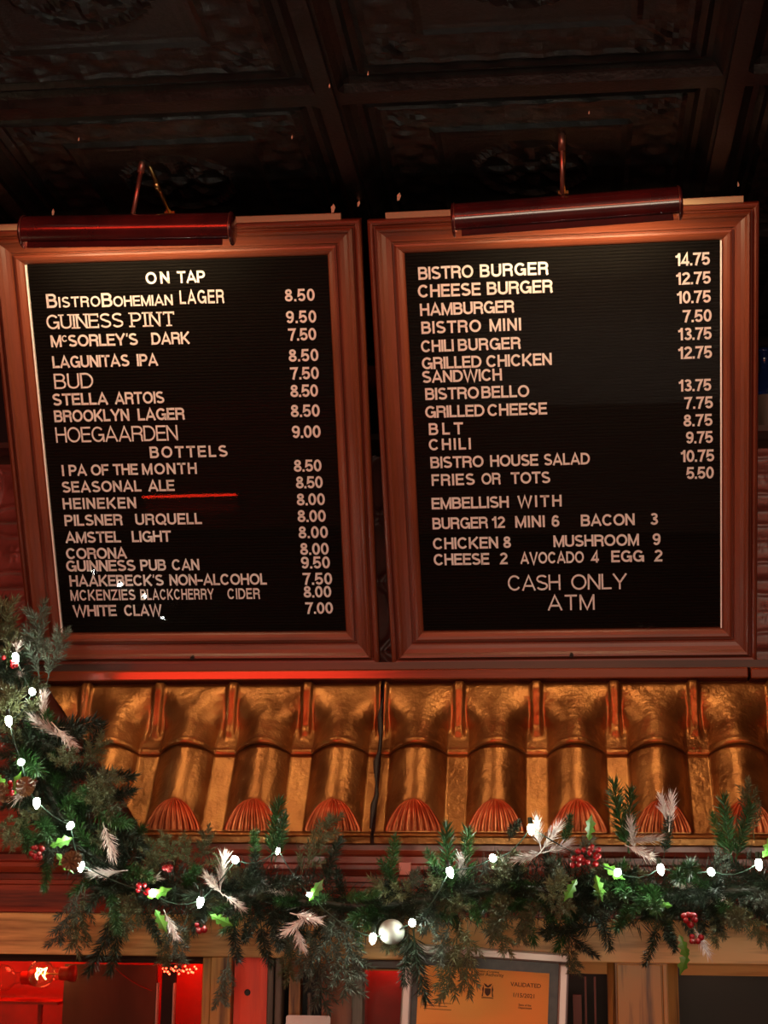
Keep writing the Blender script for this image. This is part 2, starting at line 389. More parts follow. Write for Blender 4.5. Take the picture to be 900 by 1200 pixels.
def glyph(ch, sw, slab=False):
    key = (ch, sw, slab)
    if key in fontcache: return fontcache[key]
    w_ = GW.get(ch, .64)
    if ch == '1': w_ = .40
    if ch in ".'": w_ = .18
    if ch == "'": sw = .11
    if ch == '-': w_ = .5
    if ch == 'I': w_ = sw
    bm = bmesh.new()
    for pl in strokes(ch, w_, sw):
        P_ = [Vector(p) for p in pl]
        Q_ = [P_[0]]
        for p in P_[1:]:
            if (p - Q_[-1]).length > .012: Q_.append(p)
        P_ = Q_; n = len(P_); closed = (P_[0]-P_[-1]).length < .03 and n > 4
        if closed: P_ = P_[:-1]; n -= 1
        lv, rv = [], []
        for i in range(n):
            a = P_[(i-1) % n] if (closed or i) else None; c_ = P_[(i+1) % n] if (closed or i < n-1) else None
            d1 = (P_[i]-a).normalized() if a is not None else None; d2 = (c_-P_[i]).normalized() if c_ is not None else None
            if d1 is None: d1 = d2
            if d2 is None: d2 = d1
            n1 = Vector((-d1.y, d1.x)); n2 = Vector((-d2.y, d2.x)); mm = n1 + n2
            if mm.length < .05: mm = n1
            mm.normalize(); k = min(1.9, 1/max(.3, mm.dot(n1)))
            o_ = mm * (sw/2*k)
            lv.append(bm.verts.new((*(P_[i]+o_), 0))); rv.append(bm.verts.new((*(P_[i]-o_), 0)))
        for i in range(n if closed else n-1):
            j = (i+1) % n
            bm.faces.new((lv[i], rv[i], rv[j], lv[j]))
    if slab:
        def bar(xc, y, bw=.40):
            bm.faces.new([bm.verts.new((a_, b_, 0)) for a_, b_ in ((xc-bw/2, y), (xc+bw/2, y), (xc+bw/2, y+.095), (xc-bw/2, y+.095))])
        h = sw/2; tp = .905
        for a_, b_ in {'U': [(h,tp),(w_-h,tp)], 'I': [(w_/2,0),(w_/2,tp)], 'N': [(h,0),(h,tp),(w_-h,tp)], 'E': [(h,0),(h,tp)], 'P': [(h,0),(h,tp)], 'T': [(w_/2,0)]}.get(ch, []): bar(a_, b_)
        if ch == 'T':
            for xx in (.03, w_-.03): bm.faces.new([bm.verts.new((a_, b_, 0)) for a_, b_ in ((xx-.04,.78),(xx+.04,.78),(xx+.04,1),(xx-.04,1))])
        if ch == 'E':
            for yy in (.12, .72): bm.faces.new([bm.verts.new((a_, b_, 0)) for a_, b_ in ((w_-.07,yy),(w_,yy),(w_,yy+.16),(w_-.07,yy+.16))])
    r = bmesh.ops.extrude_face_region(bm, geom=list(bm.faces))
    for e in r['geom']:
        if isinstance(e, bmesh.types.BMVert): e.co.z += 1
    for v in bm.verts: v.co = Vector((v.co.x, -v.co.z, v.co.y))
    bmesh.ops.recalc_face_normals(bm, faces=bm.faces)
    me = bpy.data.meshes.new('letter'); bm.to_mesh(me); bm.free(); me.materials.append(M['letter'])
    fontcache[key] = (me, w_)
    return fontcache[key]
CAP = 1.0

def rail_mesh(name, length, width, m):
    # moulding profile (t across from outer edge to opening, depth to the front = -y), swept along x, mitred ends
    P = [(0,.020),(0,-.010),(.002,-.015),(.006,-.017),(.010,-.015),(.0125,-.010),(.0145,-.0095),(.016,-.018),(.019,-.021),(.023,-.019),(.027,-.0135),(.034,-.009),(.041,-.0065),(.0445,-.006),(.0455,.000),(.0490,.0005),(.0500,-.006),(.054,-.0075),(.059,-.006),(.0645,-.002),(.0675,.002),(.0685,.004),(.0685,.012),(.0685,.020)]
    b = MB(); n = len(P)
    vs = [(-length/2 + t, y, -t) for t, y in P] + [(length/2 - t, y, -t) for t, y in P]
    fs = [(i, (i+1) % n, n+(i+1) % n, n+i) for i in range(n)] + [tuple(range(n))[::-1], tuple(range(n, 2*n))]
    b.add(vs, fs)
    return b.mesh(name, m)

def board(label, loc, rot, lines, keyx, strips):
    t = thing('letter_board', label, 'menu board', loc, rot)
    mw = Matrix.Translation(loc) @ rot.to_matrix().to_4x4(); inv = mw.inverted()
    def loc_of(px, py, yl=.005):
        d = ray(px, py); o0 = inv @ Vector((0, 0, CAMZ)); dd = inv.to_3x3() @ d
        return o0 + dd * ((yl - o0.y) / dd.y)
    OW, OH = W + 2*FW, H + 2*FW
    a = rail_mesh('frame_rail', OW, FW, M['maho_x'])
    obj('frame_rail', a, t, (0, 0, OH/2)); obj('frame_rail', a, t, (0, 0, -OH/2), (0, PI, 0))
    # uprights: swept along local x and turned, grain follows x
    s = rail_mesh('frame_stile', OH, FW, M['maho_x'])
    obj('frame_stile', s, t, (OW/2, 0, 0), (0, PI/2, 0)); obj('frame_stile', s, t, (-OW/2, 0, 0), (0, -PI/2, 0))
    # grooved felt
    n = 120; pit = H/n; prof = []
    for i in range(n):
        z = -H/2 + i*pit
        prof += [(.0085, z), (.0065, z+.0008), (.0062, z+pit*.5), (.0065, z+pit-.0012), (.0085, z+pit-.0004)]
    prof += [(.014, H/2), (.014, -H/2)]
    MB().prof_x(prof, -W/2, W/2).build('felt_panel', M['felt'], t)
    MB().box(-W/2-.03, W/2+.03, .0145, .0195, -H/2-.03, H/2+.03).build('backing_board', M['black'], t)
    MB().box(-W/2+.001, W/2-.001, -.0005, .001, -H/2+.001, H/2-.001).build('glass_pane', M['glass'], t)
    ex_ = -W/2 + .0015 if keyx < -.01 else W/2 - .0015
    MB().box(ex_-.0013, ex_+.0013, -.0015, .0065, -H/2+.001, H/2-.001).build('edge_strip', M['letter'], t)
    MB().tube([(keyx, -.026, -H/2-.0475), (keyx, -.0065, -H/2-.0475)], .0042, 10).build('screw', M['seam'], t)
    for x0, x1 in strips:
        MB().box(x0, x1, -.002, .012, OH/2+.0005, OH/2+.012).build('top_batten', M['batten'], t)
    cnt = 0
    for ln in lines:
        cap_px = ln[0]; base = ln[1]; x_ref = ln[2]; toks = ln[3]; style = ln[4] if len(ln) > 4 else ''
        p0 = loc_of(x_ref, base); p1 = loc_of(x_ref, base - cap_px)
        cap = p1.z - p0.z; zb = p0.z
        for txt, xa, xb in toks:
            A = loc_of(xa, base).x; B = loc_of(xb, base).x
            bold = {'thin': .115, 'slab': .125, 'cond': .165, 'small': .165}.get(style, .178)
            big = cap
            items = []
            for i, ch in enumerate(txt):
                sc = big / CAP; up = 0
                if style == 'small' and i > 0: sc *= .76
                if style == 'mc' and ch == 'c': ch = 'C'; sc *= .55; up = .42 * cap
                g, wd = glyph(ch, bold, style == 'slab')
                items.append((g, wd*sc, sc, up, ch))
            tot = sum(i[1] for i in items); gap_nat = .08 * cap * (len(items) - 1)
            span = B - A
            sx = 1.0
            if tot + gap_nat*.6 > span: sx = max(.62, (span - gap_nat*.6) / tot)
            if style == 'cond': sx = min(sx, (span*.86) / tot)
            gap = (span - tot*sx) / max(1, len(items) - 1)
            x = A
            for g, wd, sc, up, ch in items:
                lo_ = obj('letter', g, t, (x, .0064, zb + up), (0, rnd.uniform(-.012, .012), 0))
                lo_.scale = (sc*sx, .0011, sc)
                x += wd*sx + gap; cnt += 1
    return t, loc_of

PR = lambda txt, a, b: (txt, a, b)
LL = [
 (14, 333, 171, [('ON',171,199),('TAP',208,241)]),
 (16.5, 361, 56, [('BISTRO',55,118)], 'small'), (16.5, 360, 120, [('BOHEMIAN',119.5,203)], 'small'), (16, 356.5, 212, [('LAGER',211,263)], 'cond'),
 (14.5, 353.5, 334, [('8.50',334,369)]),
 (17, 386, 56, [('GUINESS',55,145),('PINT',154,205)], 'slab'), (14.5, 379, 335, [('9.50',335.5,371)]),
 (14, 407, 60, [("McSORLEY'S",60,162),('DARK',178,223)], 'mc'), (14.5, 399.5, 338, [('7.50',338,371)]),
 (14, 431.5, 62, [('LAGUNITAS',62,152),('IPA',161,185.5)]), (14.5, 424, 339, [('8.50',338.5,373.5)]),
 (18, 456, 64, [('BUD',64,110)], 'thin'), (14.5, 445, 341, [('7.50',340.5,374)]),
 (14, 475.5, 62, [('STELLA',62,127),('ARTOIS',135,193)]), (14.5, 465.5, 341, [('8.50',340.5,373)]),
 (14, 495, 64, [('BROOKLYN',64,152),('LAGER',162,217)]), (14.5, 489, 341, [('8.50',341,375)]),
 (18, 519, 66, [('HOEGAARDEN',66,209)], 'thin'), (14.5, 513.5, 343, [('9.00',342.5,376)]),
 (13.5, 537, 176, [('BOTTELS',176,267)]),
 (13, 558, 73, [('I',73,75.6),('PA',81,102),('OF',107,128),('THE',133,162),('MONTH',167,231)]), (14, 553, 345, [('8.50',344.5,377)]),
 (13, 577.5, 73, [('SEASONAL',73,166),('ALE',174,205)]), (14, 572.5, 347, [('8.50',347,378.5)]),
 (13, 597, 74, [('HEINEKEN',74,160)]), (14, 592.5, 348, [('8.00',348,381)]),
 (13, 616.5, 76, [('PILSNER',76,144),('URQUELL',159,237)]), (14, 612, 349, [('8.00',349,382)]),
 (13, 636.5, 77, [('AMSTEL',77,142),('LIGHT',155,201)]), (14, 631, 350, [('8.00',350,384.5)]),
 (13, 655.5, 78, [('CORONA',78,149)]), (14, 650.5, 352, [('8.00',352,385.5)]),
 (13, 670, 78, [('GUINNESS',78,159),('PUB',165,195),('CAN',202,234)]), (14, 666.5, 353, [('9.50',353,387)]),
 (13, 687.5, 82, [("HAAKEBECK'S",82,192),('NON-ALCOHOL',199,313)]), (14, 685.5, 355, [('7.50',355,389.5)]),
 (12.5, 704, 83, [('MCKENZIES',83,159),('BLACKCHERRY',165,251),('CIDER',267,305)], 'cond'), (13.5, 700.5, 356, [('8.00',356,388.5)]),
 (13, 722.5, 86, [('WHITE',86,137),('CLAW',146,190)]), (13.5, 719.5, 358, [('7.00',358,390.5)]),
]
RL = [
 (15, 328, 491, [('BISTRO',490.4,555),('BURGER',562.5,643)]), (15, 312, 792, [('14.75',791.7,832)]),
 (15, 349, 490, [('CHEESE',490,563.5),('BURGER',571,648)]), (14.5, 334, 793, [('12.75',792.5,833)]),
 (14.5, 370.5, 492, [('HAMBURGER',492.5,603)]), (14.5, 356, 794, [('10.75',793.5,833)]),
 (14.5, 391.5, 494, [('BISTRO',494,564),('MINI',574,611)]), (14.5, 378, 801, [('7.50',800,834)]),
 (14, 413, 494, [('CHILI',493.5,532),('BURGER',537,610.5)]), (14.5, 399, 795, [('13.75',795,834)]),
 (14, 433, 495, [('GRILLED',494.7,564.5),('CHICKEN',570,647)]), (14.5, 421, 795, [('12.75',795,834.5)]),
 (14, 449, 495, [('SANDWICH',495,588.5)]),
 (14, 469, 498, [('BISTRO',498.5,561.5),('BELLO',564.5,620.5)]), (14, 459, 796, [('13.75',795.5,833.5)]),
 (14, 490, 498, [('GRILLED',498.5,568),('CHEESE',571.5,641.5)]), (14, 479.5, 802, [('7.75',802,835.5)]),
 (14, 510, 503, [('BLT',502.7,543)]), (14, 500, 801, [('8.75',801,835)]),
 (13.5, 528, 503, [('CHILI',502.7,552)]), (14, 520, 804, [('9.75',804,835.5)]),
 (13.5, 549, 505, [('BISTRO',504.7,567),('HOUSE',574.7,631),('SALAD',637.6,691.5)]), (14, 541.7, 798, [('10.75',798,837)]),
 (13.5, 569.5, 506, [('FRIES',506,556.5),('OR',564.5,587),('TOTS',599,645)]), (14, 561.5, 804, [('5.50',804.5,836.5)]),
 (13.5, 597, 506, [('EMBELLISH',506,596.5),('WITH',606.7,658.4)]),
 (13.5, 620.5, 507, [('BURGER',507,572),('12',577,592),('MINI',604,638.7),('6',646.7,656),('BACON',680.8,744),('3',762,772)]),
 (13.5, 644, 507, [('CHICKEN',507.5,584),('8',590,599.3),('MUSHROOM',648.8,749),('9',765,774.7)]),
 (13.5, 662.8, 508, [('CHEESE',508.5,573.6),('2',586,595),('AVOCADO',610,684.5),('4',693,702),('EGG',716.5,755),('2',767,777)]),
 (18, 692.5, 596, [('CASH',595.5,657),('ONLY',669.6,734.7)], 'thin'),
 (18, 715.5, 642, [('ATM',642,697)], 'thin'),
]
def rot_of(t, yaw, roll):
    m = Matrix.Rotation(yaw, 3, 'Z') @ Matrix.Rotation(t, 3, 'X') @ Matrix.Rotation(roll, 3, 'Y')
    return m.to_euler()
LBL = Vector((-0.75109, 3.03692, 0.85394 + CAMZ)); LBR = rot_of(math.radians(28.662), math.radians(.786), math.radians(-.022))
RBL = Vector((0.01551, 3.04332, 0.85520 + CAMZ)); RBR = rot_of(math.radians(28.092), math.radians(-1.05), math.radians(-.052))
lb, lof = board('mahogany framed letter board with beer prices, headed ON TAP, over the left roof panel', LBL, LBR, LL, -.02, [(-.373, -.31), (.045, .335)])
rb, rof = board('mahogany framed letter board with burger prices, ending in CASH ONLY ATM', RBL, RBR, RL, 0.0, [(-.338, -.20), (.215, .345)])

# ------------------------------------------------------------------ picture lights over the boards
def picture_light(label, bl, br, dx, a, bpx, elbow, yr):
    """a,b: pixel ends of hood axis"""
    p0 = at(*a, yr); p1 = at(*bpx, yr); ax = (p1 - p0); Lh = ax.length; ax.normalize()
    t = thing('picture_light', label, 'picture light', tuple((p0 + p1) / 2), (0, 0, 0), 'picture lights over the menu boards')
    c = (p0 + p1) / 2
    def lc(p): return tuple(Vector(p) - c)
    R = .030
    # hood: three quarter cylinder, open towards the board below
    front = Vector((0, -1, 0)); upv = ax.cross(front).normalized(); 
    if upv.z < 0: upv = -upv
    front = upv.cross(ax).normalized()
    if front.y > 0: front = -front
    b = MB(); n = 22; vs = []; fs = []
    ring = []
    for k in range(n+1):
        th = math.radians(-62 + 232*k/n)      # from lower front over the top to the back
        ring.append((math.cos(th), math.sin(th)))
    for s_ in (-.5, .5):
        for rr in (R, R-.0018):
            for cx, sy in ring: vs.append(ax*(Lh*s_) + front*(rr*cx) + upv*(rr*sy))
    m_ = n+1
    for k in range(n):
        fs.append((k, k+1, 2*m_+k+1, 2*m_+k)); fs.append((m_+k+1, m_+k, 3*m_+k, 3*m_+k+1))
    fs += [(0, m_, 3*m_, 2*m_), (n, m_+n, 3*m_+n, 2*m_+n)]
    b.add(vs, fs)
    b.build('hood', M['hood'], t, True)
    # rolled lip under the hood
    q = ring[0]
    lip = MB(); c0 = front*(R*q[0]) + upv*(R*q[1])
    d1 = -upv*.012 + front*.001
    lv = []
    for s_ in (-.47, .47):
        for dd in (Vector((0,0,0)), d1, d1 - front*.002, -front*.002): lv.append(ax*(Lh*s_) + c0 + dd)
    lip.add(lv, [(0,1,5,4),(1,2,6,5),(2,3,7,6),(3,0,4,7),(0,3,2,1),(4,5,6,7)])
    lip.build('hood_lip', M['hood'], t)
    for s_ in (-.5, .5):
        e = MB(); e.lathe([(0, 0), (R+.001, 0), (R+.0015, .003), (R-.004, .006), (0, .007)], ax*(Lh*s_), ax*(1 if s_ > 0 else -1), 24)
        e.build('end_cap', M['hood'], t, True)
        e = MB(); e.tube([ax*(Lh*s_) + (R+.0012)*(math.cos(th)*front + math.sin(th)*upv) for th in [math.radians(-60 + 20*k) for k in range(14)]], .0011, 6)
        e.build('trim_ring', M['ironred'], t, True)
    tb = MB(); tb.tube([ax*(-Lh*.42) - upv*.002, ax*(Lh*.42) - upv*.002], .008, 10)
    tb.build('lamp_tube', M['tube'], t, True)
    # arms
    el = at(elbow[0][0], elbow[0][1], elbow[0][2]) - c
    f1 = at(*elbow[1]) - c; f2 = at(*elbow[2]) - c
    MB().tube([el, f1], .0042, 10).build('arm', M['ironred'], t, True)
    MB().tube([el + (el-f1).normalized()*.006, el + (f1-el)*.28], .0068, 10).build('knuckle', M['ironred'], t, True)
    MB().tube([el + Vector((.004,.003,0)), f2], .0042, 10).build('arm', M['brass'], t, True)
    MB().tube([el + (f2-el)*.45, el + (f2-el)*.58], .0060, 10).build('collar', M['brass'], t, True)
    MB().box(f2.x-.010, f2.x+.010, f2.y-.004, f2.y+.006, f2.z-.004, f2.z+.003).build('mounting_plate', M['brass'], t)
    # its light
    l = bpy.data.lights.new('picture_light_glow', 'AREA'); l.shape = 'RECTANGLE'; l.size = Lh*.85; l.size_y = .02
    l.energy = 3.4; l.color = (1.0, .70, .40)
    lo_ = bpy.data.objects.new('picture_light_glow', l); COL.objects.link(lo_); lo_.parent = t; lo_['kind'] = 'helper'
    lo_.location = -upv*.012
    dirv = Vector((0, .80, -.60))
    z = -dirv.normalized(); x = (ax - ax.dot(z)*z).normalized(); y = z.cross(x)
    lo_.rotation_euler = Matrix((x, y, z)).transposed().to_euler()
    return t
picture_light('red glinting picture light on a forked arm over the ON TAP board', LBL, LBR, 0, (29, 272), (271, 268), ((168, 184, 2.71), (156, 250, 2.70), (199, 250, 2.83)), 2.70)
picture_light('dark maroon picture light on a single red arm over the burger board', RBL, RBR, 0, (533, 258), (795, 238), ((658, 157, 2.67), (659, 228, 2.70), (660, 226, 2.83)), 2.70)

# ================================================================== COPPER ROOF
P0 = Vector((0, 3.25, 2.05)); P2 = Vector((0, 3.05, 1.745)); SV = (P2 - P0); SL = SV.length; SN = Vector((0, -SV.z, SV.y)).normalized()
if SN.y > 0: SN = -SN
PIT = .1565; X00 = -.757; AMP = .037; LIPT = .5; LIFT = .007
def smooth(a, b, x):
    t = min(1, max(0, (x-a)/(b-a))); return t*t*(3-2*t)
def barrel(u):
    a = abs(u)
    if a >= .36: return 0.
    return math.cos(a/.36*PI/2) ** .75 if a < .355 else 0.
def rib(u):
    d = .5 - abs(u)
    return smooth(.085, .045, d)
def h_up(u, v):
    bul = .034
    hp = bul * smooth(0, .15, v) * (1 - min(1, max(0, (v - .22)/.42)))
    hc = bul * smooth(0, .15, v) + (AMP*1.08 - bul) * smooth(.2, .8, v)
    wd = .36 + .12 * (1 - smooth(.15, .75, v))
    a = abs(u); wgt = math.cos(min(1, a/wd)*PI/2) ** .75 if a < wd*.995 else 0.
    wgt = wgt + (1 - wgt) * (1 - smooth(.10, .30, v)) * .6
    h = hp*(1 - wgt) + hc*wgt
    h += .010 * rib(u) * smooth(.02, .08, v) * (1 - smooth(.66, .80, v))
    h += .0035 * max(0, 1 - abs(v-.965)/.035)            # rolled bead along the lip
    return h + LIFT*smooth(.6, 1, v)
V0 = .73
def h_lo(u, v):
    b = barrel(u)
    if v > V0: b = min(b, 1 - (v - V0)/(1 - V0))
    return AMP * .97 * b
def roof_pt(x, t, h): return P0 + SV*t + SN*h + Vector((x, 0, 0))
def left_lim(t): return -1.10 + .280*t
def warp(x, t, lim=None):
    if lim is not None: x = max(x, left_lim(t))
    return x
def roof_sheet(label, ks, u_l, u_r, leftcut=False):
    t = thing('copper_roof', label, 'roof panel', (0, 0, 0))
    for k in ks:
        xc = X00 + PIT*k; r = random.Random(k)
        ul = u_l if k == ks[0] else -.5; ur = u_r if k == ks[-1] else .5
        lim = True if leftcut else None
        ph = r.random()*6
        def dent(u, v): return .0006*math.sin(17*u+ph)*math.sin(13*v+2*ph)
        def fu(i, j):
            u = ul + (ur-ul)*i; v = j
            e = 1 if 0 < v < 1 and -.49 < u < .49 else 0
            return roof_pt(warp(xc + PIT*u, LIPT*v, lim), LIPT*v, h_up(u, v) + e*dent(u, v))
        b = MB().grid(fu, 44, 30)
        # turned under lip
        b.grid(lambda i, j: roof_pt(warp(xc + PIT*(ul+(ur-ul)*i), LIPT, lim), LIPT, h_up(ul+(ur-ul)*i, 1) - j*.006), 44, 1)
        b.build('upper_tile', M['copper'], t, True)
        def fl(i, j):
            u = ul + (ur-ul)*i; v = j; tt = LIPT - .02 + (1 - LIPT + .02)*v
            return roof_pt(warp(xc + PIT*u, tt, lim), tt, h_lo(u, v) + (dent(u, v)*.5 if -.49 < u < .49 else 0))
        MB().grid(fl, 44, 30).build('lower_tile', M['copper'], t, True)
        # scalloped fan closing the barrel end
        if not leftcut or xc - .05 > left_lim(.97):
            tt0 = LIPT - .02 + (1 - LIPT + .02)*V0
            def xo(q):                       # half width of the barrel where its height is q of full
                return PIT*.36*math.acos(min(1, max(0, q))**(1/.75))*2/PI
            def fs(i, j):
                k_ = 2*i - 1; rb = abs(math.cos(k_*PI*4.5))**.5
                hh = AMP*.97*(1-j) + .0045*math.sin(PI*min(1, j*1.0))*(1-k_*k_) + .0055*rb*min(1, j*3)
                return roof_pt(xc + k_*xo(1-j)*1.03, tt0 + (1-tt0)*j*(1 + .02*rb), hh + .0015)
            MB().grid(fs, 72, 12).build('shell_ornament', M['copper_dark'], t, True)
    xa = max(X00 + PIT*(ks[0]+u_l), left_lim(1) if leftcut else -99); xb = X00 + PIT*(ks[-1]+u_r)
    # bottom flange and top fillet
    b = MB(); b.prof_x([(3.056,1.748),(3.040,1.742),(3.036,1.738),(3.040,1.735),(3.042,1.724),(3.046,1.722),(3.058,1.724),(3.064,1.745)], xa, xb); b.build('flange', M['copper'], t)
    xa2 = X00 + PIT*(ks[0]+u_l) if not leftcut else left_lim(0)
    MB().prof_x([(3.262,2.058),(3.236,2.055),(3.232,2.050),(3.236,2.046),(3.245,2.044),(3.262,2.044)], xa2, xb).build('top_fillet', M['copper'], t)
    return t
roof_sheet('pressed copper tile roof panel on the left, cut short behind the climbing garland', [-2,-1,0,1,2], -.5, .475, True)
roof_sheet('pressed copper tile roof panel right of the black seam, under the burger board', list(range(3, 11)), -.475, .5)
# uneven black joint wire between the two sheets
xs = X00 + PIT*2.5; pts = []
for i in range(15):
    tt = i/14; pts.append(roof_pt(xs + .003*math.sin(i*1.3) + .002*math.sin(i*3.1), tt, .019 - .006*tt + (.008 if tt < .5 else 0)))
tag(MB().tube(pts, [.0042 + .0022*math.sin(i*1.7) for i in range(15)], 7).build('seam_strip', M['seam'], None, True), 'black uneven sealed seam running down between the two copper roof panels', 'seam')

# ================================================================== BACK BAR CABINET
cab = thing('back_bar_cabinet', 'oak back bar cabinet with glazed openings under the garland', 'cabinet', (0, 0, 0))
RZ0, RZ1 = 1.509, 1.588
def X(px, py=1150, Y=3.08): return at(px, py, Y).x
o = MB().box(-2.2, 1.5, 3.08, 3.14, RZ0, RZ1-.001).build('top_rail', M['oak_x'], cab); bevel(o, .002)
MB().prof_x([(3.088,RZ0),(3.094,RZ0-.004),(3.090,RZ0-.008),(3.10,RZ0-.014),(3.13,RZ0-.014),(3.13,RZ0)], -2.2, X(236)).build('rail_bead', M['dark_x'], cab)
MB().prof_x([(3.088,RZ0),(3.092,RZ0-.003),(3.112,RZ0-.022),(3.13,RZ0-.022),(3.13,RZ0)], X(800), 1.5).build('rail_bead', M['oak_x'], cab)
MB().prof_x([(3.088,RZ0),(3.092,RZ0-.003),(3.112,RZ0-.022),(3.13,RZ0-.022),(3.13,RZ0)], X(330), X(712)).build('rail_bead', M['oak_x'], cab)
ZB = 1.16
# left post
o = MB().box(X(247), X(271), 3.078, 3.13, ZB, RZ0-.0005).build('post', M['oak_z'], cab); bevel(o, .0015)
o = MB().box(X(236), X(246), 3.085, 3.13, ZB, RZ0-.0005).build('post_bead', M['oak_z'], cab); bevel(o, .003)
# red board with knot hole
b = MB().box(X(272), X(311), 3.100, 3.12, ZB, RZ0-.0005); b.build('painted_board', M['redpaint_z'], cab)
k = at(290, 1163, 3.0995); MB().lathe([(0, 0), (.0048, 0), (.0062, .0012)], k, (0,-1,0), 10).build('knot_hole', M['seam'], cab)
for a_, b_ in ((312.5, 320), (321.5, 330)):
    o = MB().box(X(a_), X(b_), 3.085, 3.12, ZB, RZ0-.001).build('grey_stile', M['greywood_z'], cab); bevel(o, .003)
MB().box(X(338), X(351), 3.09, 3.12, ZB, RZ0-.001).build('narrow_stile', M['oak_z'], cab)
MB().box(X(375), X(411), 3.105, 3.12, ZB, RZ0-.001).build('brown_panel', M['panel_z'], cab)
# small mirrored window: four mouldings and a pane
x0, x1 = X(412), X(489)
for a_, b_, c_, d_ in ((x0, X(425), ZB, RZ0-.001), (X(478), x1, ZB, RZ0-.001)):
    o = MB().box(a_, b_, 3.080, 3.12, c_, d_).build('window_moulding', M['greywood_z'], cab); bevel(o, .003)
o = MB().box(X(425), X(478), 3.082, 3.12, RZ0-.018, RZ0-.001).build('window_moulding', M['dark_x'], cab); bevel(o, .003)
# right post with chamfered sides
pb = MB(); xa, xb, xc, xd = X(712), X(721), X(783), X(796)
pb.add([(x, y, z) for z in (ZB, RZ0-.0005) for x, y in ((xa,3.11),(xb+.0005,3.083),(xc-.0005,3.083),(xd,3.11))] , [(0,1,5,4),(1,2,6,5),(2,3,7,6),(0,3,2,1),(4,5,6,7),(3,0,4,7)])
pb.build('post_side', M['oak_z'], cab)
o = MB().box(X(723), X(775), 3.074, 3.085, ZB, RZ0-.002).build('post_face', M['oak_z'], cab); bevel(o, .0015)
o = MB().box(X(776.5), X(782), 3.076, 3.085, ZB, RZ0-.002).build('post_bead', M['oak_z'], cab); bevel(o, .0015)
# panes
MB().box(-1.6, X(236), 3.118, 3.121, ZB, RZ0-.014).build('glass_pane', M['cabglass'], cab)
MB().box(X(425), X(478), 3.118, 3.121, ZB, RZ0-.018).build('glass_pane', M['cabglass'], cab)
MB().box(X(489), X(712), 3.118, 3.121, ZB, RZ0-.02).build('glass_pane', M['cabglass'], cab)
MB().box(X(797), 1.4, 3.118, 3.121, ZB, RZ0-.02).build('glass_pane', M['cabglass'], cab)
# interior
M['inred'] = noisy(mat('red_interior_tone', rough=.35), (.42, .03, .015), (.6, .055, .025), 8)  # red of walls and shelf, with the cabinet's red light put into it
M['inbrown'] = noisy(mat('brown_interior_board', rough=.4), (.11, .04, .022), (.20, .075, .04), 14, stretch=(1,1,.3))
M['indark'] = mat('dark_interior_paint', (.02, .012, .012), .4)
MB().box(-1.6, X(312), 3.44, 3.46, ZB, RZ0+.05).build('back_panel', M['inred'], cab)
MB().box(X(312), X(412), 3.44, 3.46, ZB, RZ0+.05).build('back_panel', M['indark'], cab)
MB().box(X(412), X(490), 3.20, 3.22, ZB, RZ0+.05).build('back_panel', M['inred'], cab)  # red panel stands in for the red room mirrored in this window
MB().box(X(490), 1.4, 3.44, 3.46, ZB, RZ0+.05).build('back_panel', M['indark'], cab)
for px in (312, 412, 490, 754):
    MB().box(X(px)-.004, X(px)+.004, 3.122, 3.44, ZB, RZ0+.05).build('divider', M['indark'], cab)
MB().box(-1.6, 1.4, 3.1215, 3.46, RZ0+.052, RZ0+.07).build('inner_top', M['indark'], cab)
MB().box(-2.2, 1.5, 2.90, 3.46, ZB-.035, ZB).build('counter_top', M['oak_x'], cab)
MB().box(-2.2, 1.5, 3.0, 3.46, 0.0, ZB-.036).build('base_cabinet', M['redwood_x'], cab)
Y2 = 3.24
MB().box(at(75,1150,Y2).x, at(183,1150,Y2).x, Y2, Y2+.012, ZB, 1.484).build('inner_board', M['inbrown'], cab)
MB().box(at(187,1150,Y2).x, at(203,1150,Y2).x, Y2+.02, Y2+.03, ZB, 1.486).build('inner_gap_board', M['indark'], cab)
for px in (185, 204.5):
    MB().box(at(px,1150,Y2).x-.0015, at(px,1150,Y2).x+.0015, Y2-.004, Y2+.01, ZB, 1.45).build('pale_edge', M['card'], cab)
zz = at(30, 1172, 3.30).z
MB().box(-1.5, at(76,1150,3.30).x, 3.26, 3.36, zz-.006, zz).build('shelf', M['inred'], cab)
MB().box(at(50,1150,3.30).x-.004, at(50,1150,3.30).x+.004, 3.29, 3.30, ZB, zz-.007).build('shelf_support', M['inred'], cab)
pts = [at(130 + 48*i/8, 1130 + 31*i/8 + 4*math.sin(PI*i/8), Y2-.012) for i in range(9)]
MB().tube(pts, .0009, 5).build('hanging_cord', M['redneon'] if False else M['inred'], cab)
for px, wd in ((676, 5), (686, 1.2), (697, 1.2)):
    MB().box(at(px-wd,1150,3.2).x, at(px+wd,1150,3.2).x, 3.2, 3.21, ZB, at(px, 1166 if wd > 2 else 1145, 3.2).z).build('red_strip', M['inred'], cab)  # thin upright red strips behind the pane
for px, y, e, c in ((-1.12, 3.3, 2.0, (1, .06, .02)), (-.78, 3.36, 1.6, (1, .05, .02)), (-.72, 3.16, .5, (1, .1, .04)), (X(450), 3.16, .35, (1, .04, .02)), (X(680), 3.25, .15, (1, .2, .15)), (X(860), 3.25, .25, (1, .5, .3))):
    l = bpy.data.lights.new('cabinet_glow', 'POINT'); l.energy = e; l.color = c; l.shadow_soft_size = .03
    q = bpy.data.objects.new('cabinet_glow', l); COL.objects.link(q); q.location = (px, y, 1.535); q['kind'] = 'helper'
